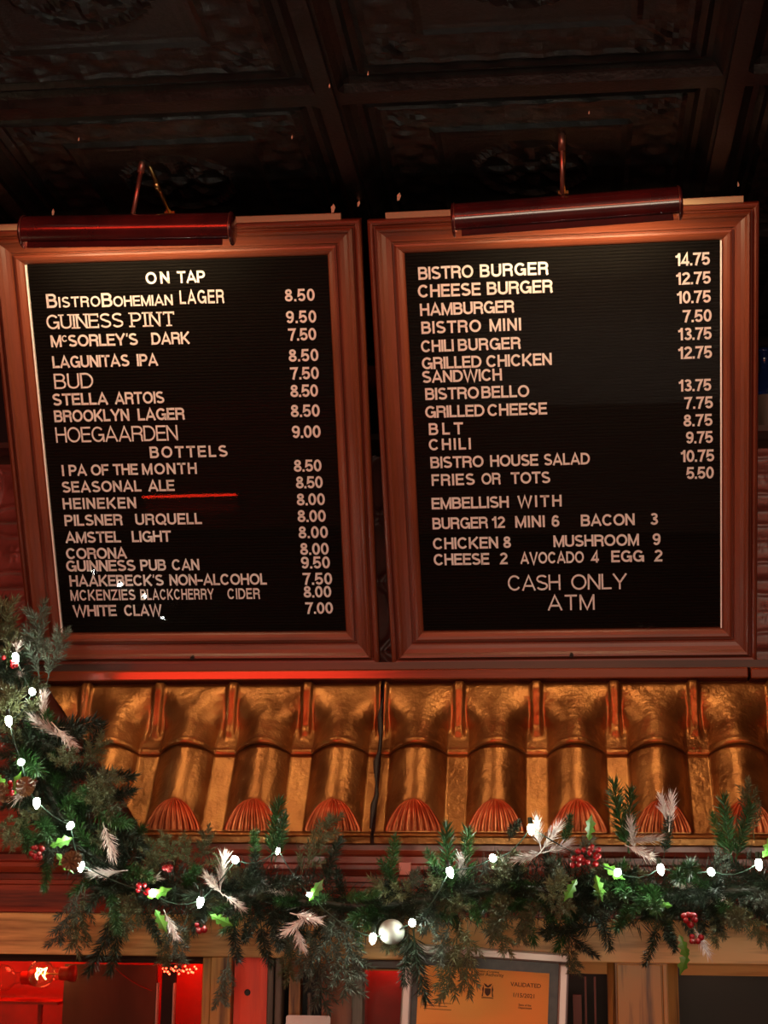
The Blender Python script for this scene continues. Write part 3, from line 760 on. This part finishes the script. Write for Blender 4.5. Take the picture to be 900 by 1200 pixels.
# globe bulb, lit
def globe(px, py, Y, r, lit, label):
    c = at(px, py, Y)
    t = thing('globe_bulb', label, 'light bulb', tuple(c))
    gm = M['globe_glass'] if 'globe_glass' in M else M.setdefault('globe_glass', rimglass())
    b = MB(); prof = [(r*math.sin(PI*i/14), -r*math.cos(PI*i/14)) for i in range(13)] + [(r*.45, r*1.05), (r*.42, r*1.5)]
    b.lathe(prof, (0,0,0), (1,0,.02), 22); b.build('envelope', gm, t, True)
    MB().lathe([(r*.44, r*1.45), (r*.5, r*1.5), (r*.5, r*2.1), (r*.6, r*2.15), (r*.6, r*2.6), (0, r*2.65)], (0,0,0), (1,0,.02), 14).build('socket', M['inred'], t, True)  # red light falling on the socket is put into its colour
    if lit:
        fp = [Vector((r*.5*math.cos(i*.8)*(.5+.5*(i % 2)), r*.35*math.sin(i*.8), r*.42*math.sin(i*1.25))) for i in range(14)]
        MB().tube(fp, r*.045, 5).build('filament', M['filament'], t)
        MB().tube([(0,0,0), (r*1.4, 0, 0)], r*.06, 6).build('filament_stem', M['brass'], t)
    return t
globe(48, 1141, 3.17, .027, True, 'clear lit globe bulb lying sideways in the left cabinet window')
globe(4, 1146, 3.30, .027, False, 'unlit globe bulb at the far left edge of the cabinet window')
# red fairy light cluster inside the window
t = thing('fairy_light_bundle', 'bundle of glittering red fairy lights at the top of the cabinet window', 'fairy lights', tuple(at(211, 1136, 3.16)))
c = at(211, 1136, 3.16); pts = []
for i in range(22):
    pts.append(at(191 + 39*i/21, 1137 + 3*math.sin(i*2.1) - 2*math.cos(i*.9), 3.16 + .006*math.sin(i*1.7)) - c)
MB().tube(pts, .0008, 5).build('wire', M['wire'], t)
lm = MB().ball((0,0,0), .0022, 8, 5).mesh('led', M['redled'], True)
for p in pts: obj('led', lm, t, p)

# ================================================================== CERTIFICATE FRAME
fc = thing('certificate_frame', 'silver picture frame holding an orange VALIDATED certificate, tilted slightly', 'picture frame', (0,0,0))
TLc, TRc = at(474, 1107, 3.058), at(667.5, 1117.5, 3.058)
ang = math.atan2(-(TRc.z-TLc.z), (TRc-TLc).length)
fwid = (TRc-TLc).length; fhei = .29
fc.location = TRc; fc.rotation_euler = (0, ang + .012, 0)     # local origin = top right corner
fr = .019
for nm, a_ in (('top', (-fwid, 0, -fr, 0)), ('bottom', (-fwid, 0, -fhei, -fhei+fr)), ('l', (-fwid, -fwid+fr, -fhei+fr, -fr)), ('r', (-fr, 0, -fhei+fr, -fr))):
    o = MB().box(a_[0], a_[1], -.010, .010, a_[2], a_[3]).build('frame_side', M['silver'], fc); bevel(o, .004)
MB().box(-fwid+fr, -fr, .000, .006, -fhei+fr, -fr).build('mat_board', M['mat'], fc)
cx1 = -.036; cx0 = cx1 - .243
MB().box(cx0, cx1, -.0015, -.0003, -.262, -.038).build('certificate', M['orange'], fc)
cert = bpy.data.objects.get('certificate')
def print_text(txt, x, z, size, parent, name='print', sx=1, y=-.0021, m=None, rot=0):
    c_ = bpy.data.curves.new('print_' + txt[:4], 'FONT'); c_.body = txt; c_.size = size; c_.offset = .0001; c_.resolution_u = 2
    o_ = bpy.data.objects.new('tmp', c_); COL.objects.link(o_); bpy.context.view_layer.update()
    me = bpy.data.meshes.new_from_object(o_.evaluated_get(bpy.context.evaluated_depsgraph_get())); bpy.data.objects.remove(o_)
    for v in me.vertices: v.co = Vector((v.co.x*sx, 0, v.co.y))
    me.materials.clear(); me.materials.append(m or M['ink'])
    return obj(name, me, parent, (x, y, z))
print_text('VALIDATED', cx1-.071, -.038-.027, .0105, cert, 'printed_line', 1.02)
print_text('1/15/2021', cx1-.067, -.038-.046, .0105, cert, 'printed_line', 1.0)
print_text('State of the', cx1-.055, -.038-.061, .005, cert, 'printed_line')
print_text('Department', cx1-.055, -.038-.066, .005, cert, 'printed_line')
print_text('Liquor Authority', cx0+.10, -.038-.012, .0085, cert, 'printed_line')
print_text('Division of Licensing', cx0+.108, -.038-.0055, .005, cert, 'printed_line')
for i, (ww) in enumerate((.052, .044, .052)):
    MB().box(cx0+.012, cx0+.012+ww, -.0021, -.0016, -.1045-.0058*i, -.1035-.0058*i).build('printed_rule', M['ink'], cert)
MB().box(cx0+.02, cx0+.105, -.0021, -.0016, -.0795, -.0788).build('printed_rule', M['ink'], cert)
# coat of arms: shield, crest bird and two supporters
ec = MB(); ex, ez = cx0+.130, -.078
def poly(pts): ec.add([(ex+a, -.0021, ez+b) for a, b in pts], [tuple(range(len(pts)))])
poly([(-.0055,.006),(.0055,.006),(.0055,-.002),(.003,-.006),(0,-.008),(-.003,-.006),(-.0055,-.002)])
poly([(-.008,.015),(-.003,.013),(0,.0105),(.003,.013),(.008,.015),(.005,.0095),(.0015,.0075),(-.0015,.0075),(-.005,.0095)])
for s_ in (-1, 1):
    poly([(s_*.0075,.009),(s_*.0095,.0085),(s_*.0105,.004),(s_*.0095,-.001),(s_*.011,-.009),(s_*.0085,-.009),(s_*.0078,-.002),(s_*.0070,.004)])
    poly([(s_*.0075,.0105),(s_*.0088,.0115),(s_*.0100,.0105),(s_*.0088,.0092)])
poly([(-.011,-.0105),(-.004,-.0098),(.004,-.0098),(.011,-.0105),(.011,-.012),(.004,-.0115),(-.004,-.0115),(-.011,-.012)])
ec.build('printed_crest', M['ink'], cert)
MB().box(-fwid+fr, -fr, -.006, -.0052, -fhei+fr, -fr).build('glass_pane', M['glass'], fc)

# white card on a ribbed holder
wc = thing('card_holder', 'white card with rounded corners on a ribbed stand at the bottom edge', 'card', tuple(at(361, 1200, 3.0)))
c = at(361, 1200, 3.0); pw = (at(387, 1200, 3.0).x - at(335, 1200, 3.0).x)/2; top = at(361, 1190, 3.0).z - c.z
pr = [(-pw, -.10), (pw, -.10)] + [(pw-.004+.004*math.cos(t_), top-.004+.004*math.sin(t_)) for t_ in (0, PI/4, PI/2)] + [(-pw+.004+.004*math.cos(t_), top-.004+.004*math.sin(t_)) for t_ in (PI/2, PI*.75, PI)]
n_ = len(pr); b = MB(); b.add([(a_, 0, z_) for a_, z_ in pr] + [(a_, .002, z_) for a_, z_ in pr], [tuple(range(n_)), tuple(range(n_, 2*n_))[::-1]] + [(i, (i+1) % n_, n_+(i+1) % n_, n_+i) for i in range(n_)])
b.build('card', M['card'], wc)
b = MB(); zt = at(361, 1163, 3.02).z - c.z
pts = [Vector((.000, .012, -.22 + (zt+.22)*i/60)) for i in range(61)]
b.tube(pts, [.0034 + .0009*(i % 2) for i in range(61)], 8); b.build('ribbed_stem', M['greywood_z'], wc, True)
MB().lathe([(0, 0), (.03, 0), (.03, .005), (.006, .009), (0, .009)], (0, .012, ZB - c.z), (0,0,1), 20).build('base', M['seam'], wc)
# small sticker on the fascia
p = at(474.5, 1018, 3.094)
tag(MB().box(-.0115, .0115, -.001, .0, -.0115, .0115).build('sticker', M['pinktag'], None, loc=p), 'small pale pink square sticker on the moulding above the garland', 'sticker')
# bottle on the upper ledge
for px, hb, lab in ((899, .13, 'tall dark blue bottle on the ledge right of the burger board'),):
    p = at(px, 500, 3.56); p.z = 2.6405
    t = thing('bottle', lab, 'bottle', tuple(p))
    MB().lathe([(0,0),(.03,0),(.034,.004),(.034,hb),(.028,hb+.02),(.012,hb+.045),(.011,hb+.09),(.013,hb+.091),(.013,hb+.1),(0,hb+.1)], (0,0,0), (0,0,1), 22).build('bottle_body', M['bluebottle'], t, True)
    MB().lathe([(.0345,.03),(.0345,hb-.02)], (0,0,0), (0,0,1), 22).build('paper_label', M['greywood_z'], t, True)

# ================================================================== GARLAND
def leafmat(name, c, tip=None, rough=.5, tr=.0):
    m = mat(name, c, rough); b = m.node_tree.nodes['Principled BSDF']
    oi = N(m, 'ShaderNodeObjectInfo'); hs = N(m, 'ShaderNodeHueSaturation'); hs.inputs['Color'].default_value = (*c, 1)
    mr = N(m, 'ShaderNodeMapRange'); mr.inputs['To Min'].default_value = .65; mr.inputs['To Max'].default_value = 1.35
    L(m, oi, 'Random', mr, 0); L(m, mr, 0, hs, 'Value'); L(m, hs, 0, b, 'Base Color')
    return m
M['n_green'] = leafmat('green_needles', (.028, .090, .022), rough=.4)
M['n_dark'] = leafmat('dark_green_needles', (.015, .028, .014), rough=.45)
M['n_olive'] = leafmat('grey_olive_needles', (.10, .115, .05), rough=.6)
M['n_teal'] = leafmat('frosted_blue_green_needles', (.085, .115, .082), rough=.6)
M['n_white'] = leafmat('frosted_white_needles', (.66, .58, .54), rough=.7)
M['twig'] = mat('brown_twig', (.06, .04, .02), .8)
M['leaf'] = mat('holly_leaf', (.10, .30, .04), .35)
M['berry'] = mat('glossy_red_berry', (.30, .008, .012), .15, 0, Coat_Weight=.6)
M['cone'] = noisy(mat('pine_cone_scale', rough=.6), (.10, .045, .02), (.30, .16, .07), 90)

def needle(b, p, d, ln, wd, r, mi=None):
    d = d.normalized(); s = d.cross(Vector((r.uniform(-1,1), r.uniform(-1,1), r.uniform(-1,1)))).normalized()*wd/2
    n = len(b.v); mid = p + d*ln*.45
    b.v += [tuple(p), tuple(mid + s), tuple(p + d*ln), tuple(mid - s)]; b.f.append((n, n+1, n+2, n+3))
def stem(b, pts, rad):
    b.tube(pts, rad, 4, False)
def sprig_mesh(kind, seed):
    r = random.Random(seed); b = MB()
    def around(d, tilt, az):
        a = d.orthogonal().normalized(); c_ = d.cross(a)
        return (d*math.cos(tilt) + (a*math.cos(az) + c_*math.sin(az))*math.sin(tilt)).normalized()
    Lb = .12
    bend = Vector((r.uniform(-.02,.02), r.uniform(-.02,.02), 0))
    def P(t): return Vector((0,0,Lb*t)) + bend*(t*t)
    if kind in ('green', 'dark'):
        stem(b, [P(0), P(.5), P(1)], [.0014, .0012, .0008])
        n = 240
        for i in range(n):
            t = .12 + .88*i/n; d = (P(min(1,t+.05)) - P(t-.05)).normalized()
            needle(b, P(t), around(d, math.radians(r.uniform(32, 62) if t < .9 else r.uniform(5, 45)), i*2.4 + r.uniform(-.4,.4)), r.uniform(.024, .038)*(1-.25*t), .0026, r)
        mats = [M['n_green'] if kind == 'green' else M['n_dark']]
    elif kind in ('olive', 'teal'):
        stem(b, [P(0), P(.5), P(.95)], [.0013, .001, .0006])
        for k in range(13):
            t = .12 + .83*k/12; d = Vector((0,0,1)); td = around(d, math.radians(r.uniform(25, 45)), k*2.4)
            q0 = P(t); ll = .045*(1.1 - .5*t)
            stem(b, [q0, q0 + td*ll*.8], [.0008, .0005])
            for j in range(40):
                s_ = .1 + .9*j/40
                needle(b, q0 + td*ll*s_, around(td, math.radians(r.uniform(25, 60) if s_ < .9 else r.uniform(0, 40)), j*2.4), r.uniform(.012, .019), .0026, r)
        mats = [M['n_olive'] if kind == 'olive' else M['n_teal']]
    else:
        stem(b, [P(0), P(.6)], [.0016, .0012])
        for i in range(150):
            t = .15 + .6*r.random()
            needle(b, P(t), around(Vector((0,0,1)), math.radians(r.uniform(5, 38)), i*2.4), r.uniform(.026, .046), .0021, r)
        mats = [M['n_white']]
    return b.mesh({'green':'pine_sprig','dark':'dark_pine_sprig','olive':'cedar_sprig','teal':'frosted_cedar_sprig','white':'frosted_sprig'}[kind], mats)
SM = {k: [sprig_mesh(k, 11*i+len(k)) for i in range(4)] for k in ('green','dark','olive','teal','white')}
NAME = {'green':'pine_sprig','dark':'pine_sprig','olive':'cedar_sprig','teal':'cedar_sprig','white':'frosted_sprig'}
gar = thing('garland', 'evergreen Christmas garland with frosted tips, berries and cones draped along the roof', 'garland', (0,0,0))
YG = 2.96
def put(kind, base, tip, scale=None, name=None):
    d = tip - base; L_ = d.length
    o = obj(NAME[kind], rnd.choice(SM[kind]), gar, base)
    q = d.to_track_quat('Z', 'Y'); o.rotation_mode = 'QUATERNION'
    q = q @ Euler((0, 0, rnd.uniform(0, 6.28))).to_quaternion(); o.rotation_quaternion = q
    s = scale or L_/.13
    o.scale = (s, s, s) if scale else (max(.75, min(1.15, s)), max(.75, min(1.15, s)), s)
    return o
spx = [(-12,735),(0,765),(18,805),(36,850),(48,905),(72,955),(110,1000),(160,1035),(220,1045),(290,1050),(350,1055),(420,1062),(470,1058),(530,1048),(600,1040),(660,1045),(720,1052),(790,1050),(850,1045),(915,1040),(990,1035),(1065,1040)]
sp = [at(x, y, YG + (.10 if i < 3 else .03 if i < 6 else 0)) for i, (x, y) in enumerate(spx)]
def spine(t):
    t = max(0, min(len(sp)-1.0001, t)); i = int(t); f_ = t - i
    return sp[i].lerp(sp[i+1], f_)
core = [spine(i*.25) for i in range(4*(len(sp)-1)+1)]
MB().tube(core, .012, 8).build('wire_core', M['n_dark'], gar, True)
# fill of short dark needles around the wire
b = MB(); r_ = random.Random(3)
def pix(P):
    q = Vector(P) - Vector((0, 0, CAMZ)); z = q.dot(FWD)
    return 450 + FPX*q.dot(RIGHT)/z, 600 + FPX*q.dot(DOWN)/z
def hole(x, y):
    return (462 < x < 490 and y < 1032) or (398 < x < 440 and y < 1040) or (x > 190 and y < 990) or (x > 90 and y < 900) or (x > 50 and y < 830) or (x > 60 and y < 850) or (x > 130 and y < 950) or (x < 60 and 1040 < y) or (545 < x < 600 and y < 1000)
for i in range(15000):
    p = spine(r_.uniform(0, len(sp)-1)); d = Vector((r_.gauss(0,1), r_.gauss(0,1)*.7, r_.gauss(0,1))).normalized()
    q_ = p + d*.06
    if hole(*pix(q_)): continue
    needle(b, p + d*r_.uniform(.0, .055), (d + Vector((r_.gauss(0,.5), r_.gauss(0,.5), r_.gauss(0,.5)))), r_.uniform(.03, .045), .002, r_)
o = b.build('needle_fill', M['n_dark'], gar); o['kind'] = 'stuff'
# sprigs seen one by one in front: kind, base px, tip px, base depth, tip depth
F = [
 ('olive',(92,905),(118,872),2.94,2.9),('dark',(100,915),(148,902),2.95,2.9),('dark',(104,935),(156,936),2.95,2.9),('dark',(110,965),(168,978),2.95,2.9),('green',(108,950),(150,968),2.93,2.87),('olive',(104,925),(128,912),2.92,2.84),('dark',(90,890),(120,862),2.96,2.92),('dark',(300,1050),(262,1068),2.92,2.86),('dark',(305,1080),(310,1130),2.92,2.87),('dark',(700,1070),(715,1098),2.92,2.85),('dark',(650,1080),(640,1105),2.92,2.86),('green',(745,1060),(722,1084),2.92,2.84),
 ('olive',(8,790),(5,712),3.02,3.0),('teal',(46,800),(36,722),3.03,3.0),('teal',(55,800),(66,745),3.03,2.99),('olive',(10,870),(14,812),2.98,2.9),
 ('white',(78,868),(34,838),2.93,2.9),('white',(50,850),(52,812),2.95,2.92),('white',(60,846),(88,878),2.92,2.88),('dark',(52,862),(108,836),2.95,2.9),('dark',(60,880),(100,858),2.95,2.9),
 ('olive',(62,892),(82,884),2.93,2.86),('green',(20,880),(40,900),2.95,2.85),('dark',(70,905),(122,898),2.96,2.9),('olive',(95,940),(118,925),2.93,2.86),('olive',(100,930),(132,950),2.95,2.88),
 ('green',(45,960),(60,975),2.93,2.84),('green',(70,950),(95,930),2.95,2.88),('olive',(5,960),(10,985),2.93,2.86),('green',(20,950),(30,1000),2.96,2.9),('green',(60,1000),(52,1038),2.95,2.9),
 ('white',(120,962),(134,1006),2.91,2.86),('dark',(120,985),(150,960),2.95,2.9),('green',(150,1000),(168,968),2.97,2.92),
 ('teal',(98,1035),(72,1098),2.93,2.9),('olive',(100,1040),(92,1106),2.94,2.9),('green',(128,1040),(140,1085),2.92,2.87),('dark',(134,1068),(118,1138),2.91,2.89),('dark',(140,1070),(136,1134),2.92,2.9),
 ('white',(150,1020),(102,1026),2.91,2.89),('dark',(170,1070),(182,1096),2.94,2.88),('teal',(196,1070),(212,1118),2.92,2.88),('white',(192,1066),(206,1100),2.90,2.87),('olive',(195,1085),(192,1124),2.94,2.91),
 ('olive',(222,1020),(214,988),2.95,2.90),('olive',(205,1015),(192,985),2.96,2.91),('olive',(235,1010),(240,985),2.96,2.92),
 ('white',(258,1045),(262,996),2.91,2.88),('white',(262,1050),(244,1030),2.90,2.86),('white',(262,1048),(280,1062),2.9,2.87),
 ('green',(318,1010),(322,942),2.95,2.91),('green',(322,1010),(334,962),2.94,2.90),('olive',(350,1030),(386,968),2.96,2.93),('green',(300,1010),(296,975),2.96,2.91),
 ('dark',(290,1045),(300,1028),2.93,2.84),('dark',(300,1070),(285,1108),2.93,2.87),('dark',(275,1080),(270,1128),2.93,2.88),('dark',(320,1060),(318,1115),2.92,2.86),('dark',(310,1040),(340,1030),2.92,2.85),
 ('teal',(268,1118),(264,1172),2.95,2.94),('white',(365,1072),(326,1098),2.90,2.87),('white',(345,1080),(352,1108),2.9,2.87),('white',(340,1070),(378,1080),2.9,2.86),
 ('teal',(368,1085),(376,1168),2.92,2.90),('teal',(382,1085),(400,1160),2.92,2.90),('teal',(392,1075),(424,1132),2.93,2.90),('olive',(342,1088),(336,1142),2.93,2.91),('teal',(360,1080),(362,1135),2.94,2.9),
 ('green',(400,1052),(436,1050),2.93,2.88),('green',(360,1052),(382,1056),2.92,2.86),('dark',(380,1040),(390,985),2.96,2.92),('green',(456,1035),(462,984),2.94,2.9),('green',(466,1050),(452,1010),2.95,2.9),
 ('green',(530,1050),(518,976),2.94,2.9),('green',(545,1045),(548,980),2.96,2.92),('green',(520,1040),(502,1000),2.94,2.89),('dark',(484,1088),(490,1168),2.91,2.89),('dark',(478,1085),(476,1150),2.92,2.9),
 ('olive',(540,1080),(520,1158),2.92,2.89),('olive',(548,1078),(545,1150),2.92,2.89),('teal',(530,1075),(510,1120),2.92,2.88),('olive',(575,1070),(590,1110),2.93,2.86),('dark',(510,1060),(500,1075),2.92,2.84),
 ('olive',(640,1060),(655,1030),2.91,2.84),('olive',(645,1062),(662,1065),2.9,2.84),('olive',(600,1055),(575,1090),2.92,2.86),('dark',(680,1062),(690,1080),2.92,2.84),('olive',(610,1070),(615,1100),2.93,2.87),
 ('white',(632,1000),(660,962),2.91,2.88),('white',(640,998),(602,1008),2.9,2.87),('white',(634,996),(628,966),2.92,2.89),('white',(636,1000),(672,988),2.9,2.87),('dark',(596,985),(602,968),2.96,2.92),
 ('green',(738,1000),(714,926),2.95,2.92),('green',(736,1000),(738,932),2.96,2.93),('green',(660,990),(668,960),2.95,2.9),('white',(735,985),(772,982),2.91,2.88),('white',(732,990),(756,1000),2.9,2.87),('white',(745,1000),(738,962),2.91,2.88),
 ('white',(784,975),(789,926),2.92,2.89),('white',(782,968),(776,936),2.92,2.89),('dark',(778,1005),(784,958),2.95,2.92),('green',(858,1010),(846,942),2.94,2.9),('green',(862,1010),(874,948),2.95,2.91),('green',(850,1000),(836,960),2.95,2.92),('olive',(884,985),(878,926),2.96,2.94),
 ('green',(722,1035),(735,1045),2.92,2.83),('green',(715,1030),(700,1045),2.92,2.85),('green',(806,1022),(812,1012),2.92,2.81),('green',(804,1022),(796,1034),2.92,2.82),('green',(764,1045),(768,1062),2.92,2.82),('green',(760,1035),(748,1070),2.93,2.86),
 ('olive',(860,1065),(866,1080),2.92,2.83),('olive',(850,1070),(840,1100),2.93,2.87),('olive',(875,1070),(892,1100),2.93,2.87),('teal',(880,1050),(895,1060),2.93,2.86),('dark',(770,1085),(764,1118),2.92,2.88),('dark',(776,1080),(792,1108),2.92,2.88),
 ('dark',(700,1085),(640,1098),2.92,2.9),('dark',(660,1090),(690,1120),2.92,2.9),('olive',(665,1095),(672,1125),2.93,2.9),('white',(812,1085),(828,1112),2.93,2.9),('dark',(840,1050),(830,1040),2.92,2.84),
]
for kd, a_, b_, ya, yb in F:
    A = at(*a_, ya); B = at(*b_, yb); L_ = (B-A).length
    put(kd, A, B, scale=(max(.62, min(1.3, L_/.115))))
# the rest of the body
for i in range(300):
    t = rnd.uniform(0, len(sp)-1.3) if i > 50 else rnd.uniform(0, 6)
    p = spine(t)
    th = rnd.uniform(0, 2*PI)
    d = Vector((math.cos(th), -rnd.uniform(.1, 1.3), math.sin(th)*.85)).normalized()
    tx, ty = pix(p + d*.09)
    if hole(tx, ty): continue
    kd = rnd.choices(['dark','green','teal','olive','white'], [44, 24, 12, 17, 3])[0]
    put(kd, p + d*.008 + Vector((0, rnd.uniform(0,.02), 0)), p + d*.1, scale=rnd.uniform(.55, .85))
# berries, leaves, cones
bm_ = MB().ball((0,0,0), .0052, 10, 6).mesh('berry', M['berry'], True)
def berries(px, py, Y, n, spread):
    for i in range(n):
        o = obj('berry', bm_, gar, at(px + rnd.uniform(-spread, spread), py + rnd.uniform(-spread*.8, spread*.8), Y + rnd.uniform(-.01, .012)))
        s = rnd.uniform(.8, 1.15); o.scale = (s, s, s)
for a_ in ((690,1002,2.86,20,14),(808,1078,2.85,12,8),(46,1000,2.86,9,10),(20,922,2.84,8,12),(194,1021,2.87,5,6),(167,1041,2.86,8,7),(234,1087,2.86,7,6),(12,776,2.96,5,8),(816,1100,2.86,5,6),(676,1008,2.86,6,8)): berries(*a_)
def leaf_mesh():
    b = MB(); pts = [(0,0),(.006,.008),(.003,.013),(.010,.018),(.006,.025),(.010,.032),(.004,.037),(0,.048)]
    vs = [(x, -.004*math.sin(y*60) + x*.4, y) for x, y in pts] ; vs2 = [(-x, -.004*math.sin(y*60) + x*.4, y) for x, y in pts[1:-1]]
    mid = [(0, -.004*math.sin(y*60), y) for x, y in pts[1:-1]]
    al = vs + vs2 + mid; n = len(pts); k = n-2; f = []
    for s_ in (0, 1):
        o0 = 1 if s_ == 0 else n; m0 = n + k
        f.append((0, o0, m0))
        for i in range(k-1): f.append((o0+i, o0+i+1, m0+i+1, m0+i))
        f.append((o0+k-1, n-1, m0+k-1))
    b.add(al, f); return b.mesh('holly_leaf', M['leaf'])
lfm = leaf_mesh()
for px, py, Y, rz in ((16,932,2.85,.3),(10,925,2.86,-.9),(58,992,2.85,1.2),(66,1000,2.86,2.4),(698,1025,2.85,2.9),(706,1012,2.86,2.2),(676,1030,2.87,-2.6),(796,1095,2.85,2.8),(806,1112,2.86,3.4),(182,1066,2.86,2.6),(172,1052,2.85,1.2),(894,1005,2.86,.5),(690,985,2.87,.2),(362,1056,2.86,.6),(246,1072,2.87,2.0),(788,1062,2.88,-1.4)):
    o = obj('holly_leaf', lfm, gar, at(px, py, Y), (rnd.uniform(-.3,.3), rz, rnd.uniform(-.4,.4)))
def cone_mesh():
    b = MB()
    for k in range(52):
        t = k/51; z = .045*t; rad = .017*math.sin(PI*(.12+.8*(1-t)*.95+.05))**.8; az = k*2.4
        c, s = math.cos(az), math.sin(az); o_ = Vector((c, s, 0)); tn = Vector((-s, c, 0)); p = Vector((0,0,z))
        tip = p + o_*rad + Vector((0,0,.006)); base = p + o_*.002
        w_ = .0052*(.5 + .5*math.sin(PI*(.15+.7*t)))
        b.add([base - tn*.002, base + tn*.002, tip - Vector((0,0,.002)) + tn*w_, tip + Vector((0,0,.0015)), tip - Vector((0,0,.002)) - tn*w_, p + Vector((0,0,-.001))], [(0,1,2,3),(0,3,4),(5,1,0),(5,4,3,2)])
    return b.mesh('pine_cone', M['cone'])
cm = cone_mesh()
for px, py, Y, rx in ((28,930,2.85,(1.2,0,.4)),(93,1003,2.85,(1.9,.5,0)),(12,938,2.86,(1.0,-.6,0))):
    obj('pine_cone', cm, gar, at(px, py, Y), rx)
# frosted ball hanging at the centre
tag(MB().ball((0,0,0), .0235, 24, 14, (1,1,.95)).build('ball_ornament', M['white'], None, True, loc=at(459, 1092, 2.885)), 'round frosted white ball ornament low at the centre of the garland', 'ornament')

# string lights
BL = [(18,769,2.95),(38,811,2.93),(10,843,2.88),(25,893,2.84),(43,939,2.84),(83,967,2.84),(95,1013,2.845),(179,1047,2.85),(235,1055,2.85),(276,1008,2.88),(326,996,2.87),(362,1048,2.86),(437,1098,2.86),(483,1081,2.85),(527,1020,2.87),(578,1006,2.90),(622,970,2.87),(724,1022,2.84),(774,1017,2.85),(833,1021,2.86),(889,1011,2.85)]
sl = thing('string_lights', 'string of small white fairy lights wound through the garland', 'string lights', (0,0,0))
pts = []
for i, (x, y, Y) in enumerate(BL):
    pts.append(at(x, y, Y + .012))
    if i < len(BL)-1:
        x2, y2, Y2_ = BL[i+1]
        for f_ in (.25, .5, .75):
            pts.append(at(x+(x2-x)*f_, y+(y2-y)*f_ + 9*math.sin(PI*f_)*(1 if i % 2 else .4), (Y*(1-f_)+Y2_*f_) + .02*math.sin(PI*f_)))
MB().tube(pts, .0012, 6).build('wire', M['wire'], sl, True)
blm = MB().lathe([(0,.0125),(.0025,.0105),(.0045,.007),(.0055,.002),(.005,-.002),(.0032,-.005)], (0,0,0), (0,0,1), 10).mesh('bulb', M['led'], True)
sm_ = MB().lathe([(.0034,-.004),(.0036,-.016),(0,-.017)], (0,0,0), (0,0,1), 8).mesh('socket', M['wire'], True)
for i, (x, y, Y) in enumerate(BL):
    rt = (1.2 + rnd.uniform(-.5,.9), rnd.uniform(-.6,.6), 0) if i % 2 else (PI + rnd.uniform(-.6,.4), rnd.uniform(-.4,.4), 0)
    o = obj('bulb', blm, sl, at(x, y, Y), rt); obj('socket', sm_, o)
    o.scale = (.7,)*3 if i in (10, 11) else (1.15,)*3

# ================================================================== ROOM BEHIND THE CAMERA (seen in reflections)
t = thing('neon_sign', 'red neon tubes in rows high on the front left wall', 'neon sign', (-1.7, -3.2, 2.62))
for z in (-.12, 0, .12):
    MB().tube([(-.6, 0, z), (.6, 0, z)], .012, 8).build('neon_tube', M['redneon'], t, True)
MB().box(-.7, .7, .03, .05, -.2, .2).build('sign_board', M['black'], t)
bar = thing('bar_counter', 'dark wooden bar counter between camera and back bar', 'bar counter', (0,0,0))
MB().box(-2.4, 2.2, 1.15, 1.80, 1.03, 1.07).build('bar_top', M['dark_x'], bar)
MB().box(-2.3, 2.1, 1.25, 1.65, 0, 1.029).build('bar_front', M['redwood_x'], bar)
t = thing('red_tube_light', 'short red tube light lying on the bar counter', 'tube light', (-1.17, 1.67, 1.07))
MB().tube([(-.16, 0, .03), (.16, 0, .03)], .004, 8).build('tube', M['redneon'], t, True)
for x in (-.165, .165): MB().box(x-.006, x+.006, -.008, .008, .0005, .04).build('holder', M['black'], t)
t = thing('added_red_strip', 'long red tube added under the ceiling, out of view, to redden the roof tile recesses', 'strip light', (-.2, 1.1, 2.95))  # unseen tube added for red reflections in the roof tiles
MB().tube([(-1.3, 0, -.01), (1.3, 0, -.01)], .008, 8).build('tube', M['redneon'], t, True)
MB().box(-1.3, 1.3, -.012, .012, -.001, .012).build('channel', M['black'], t)
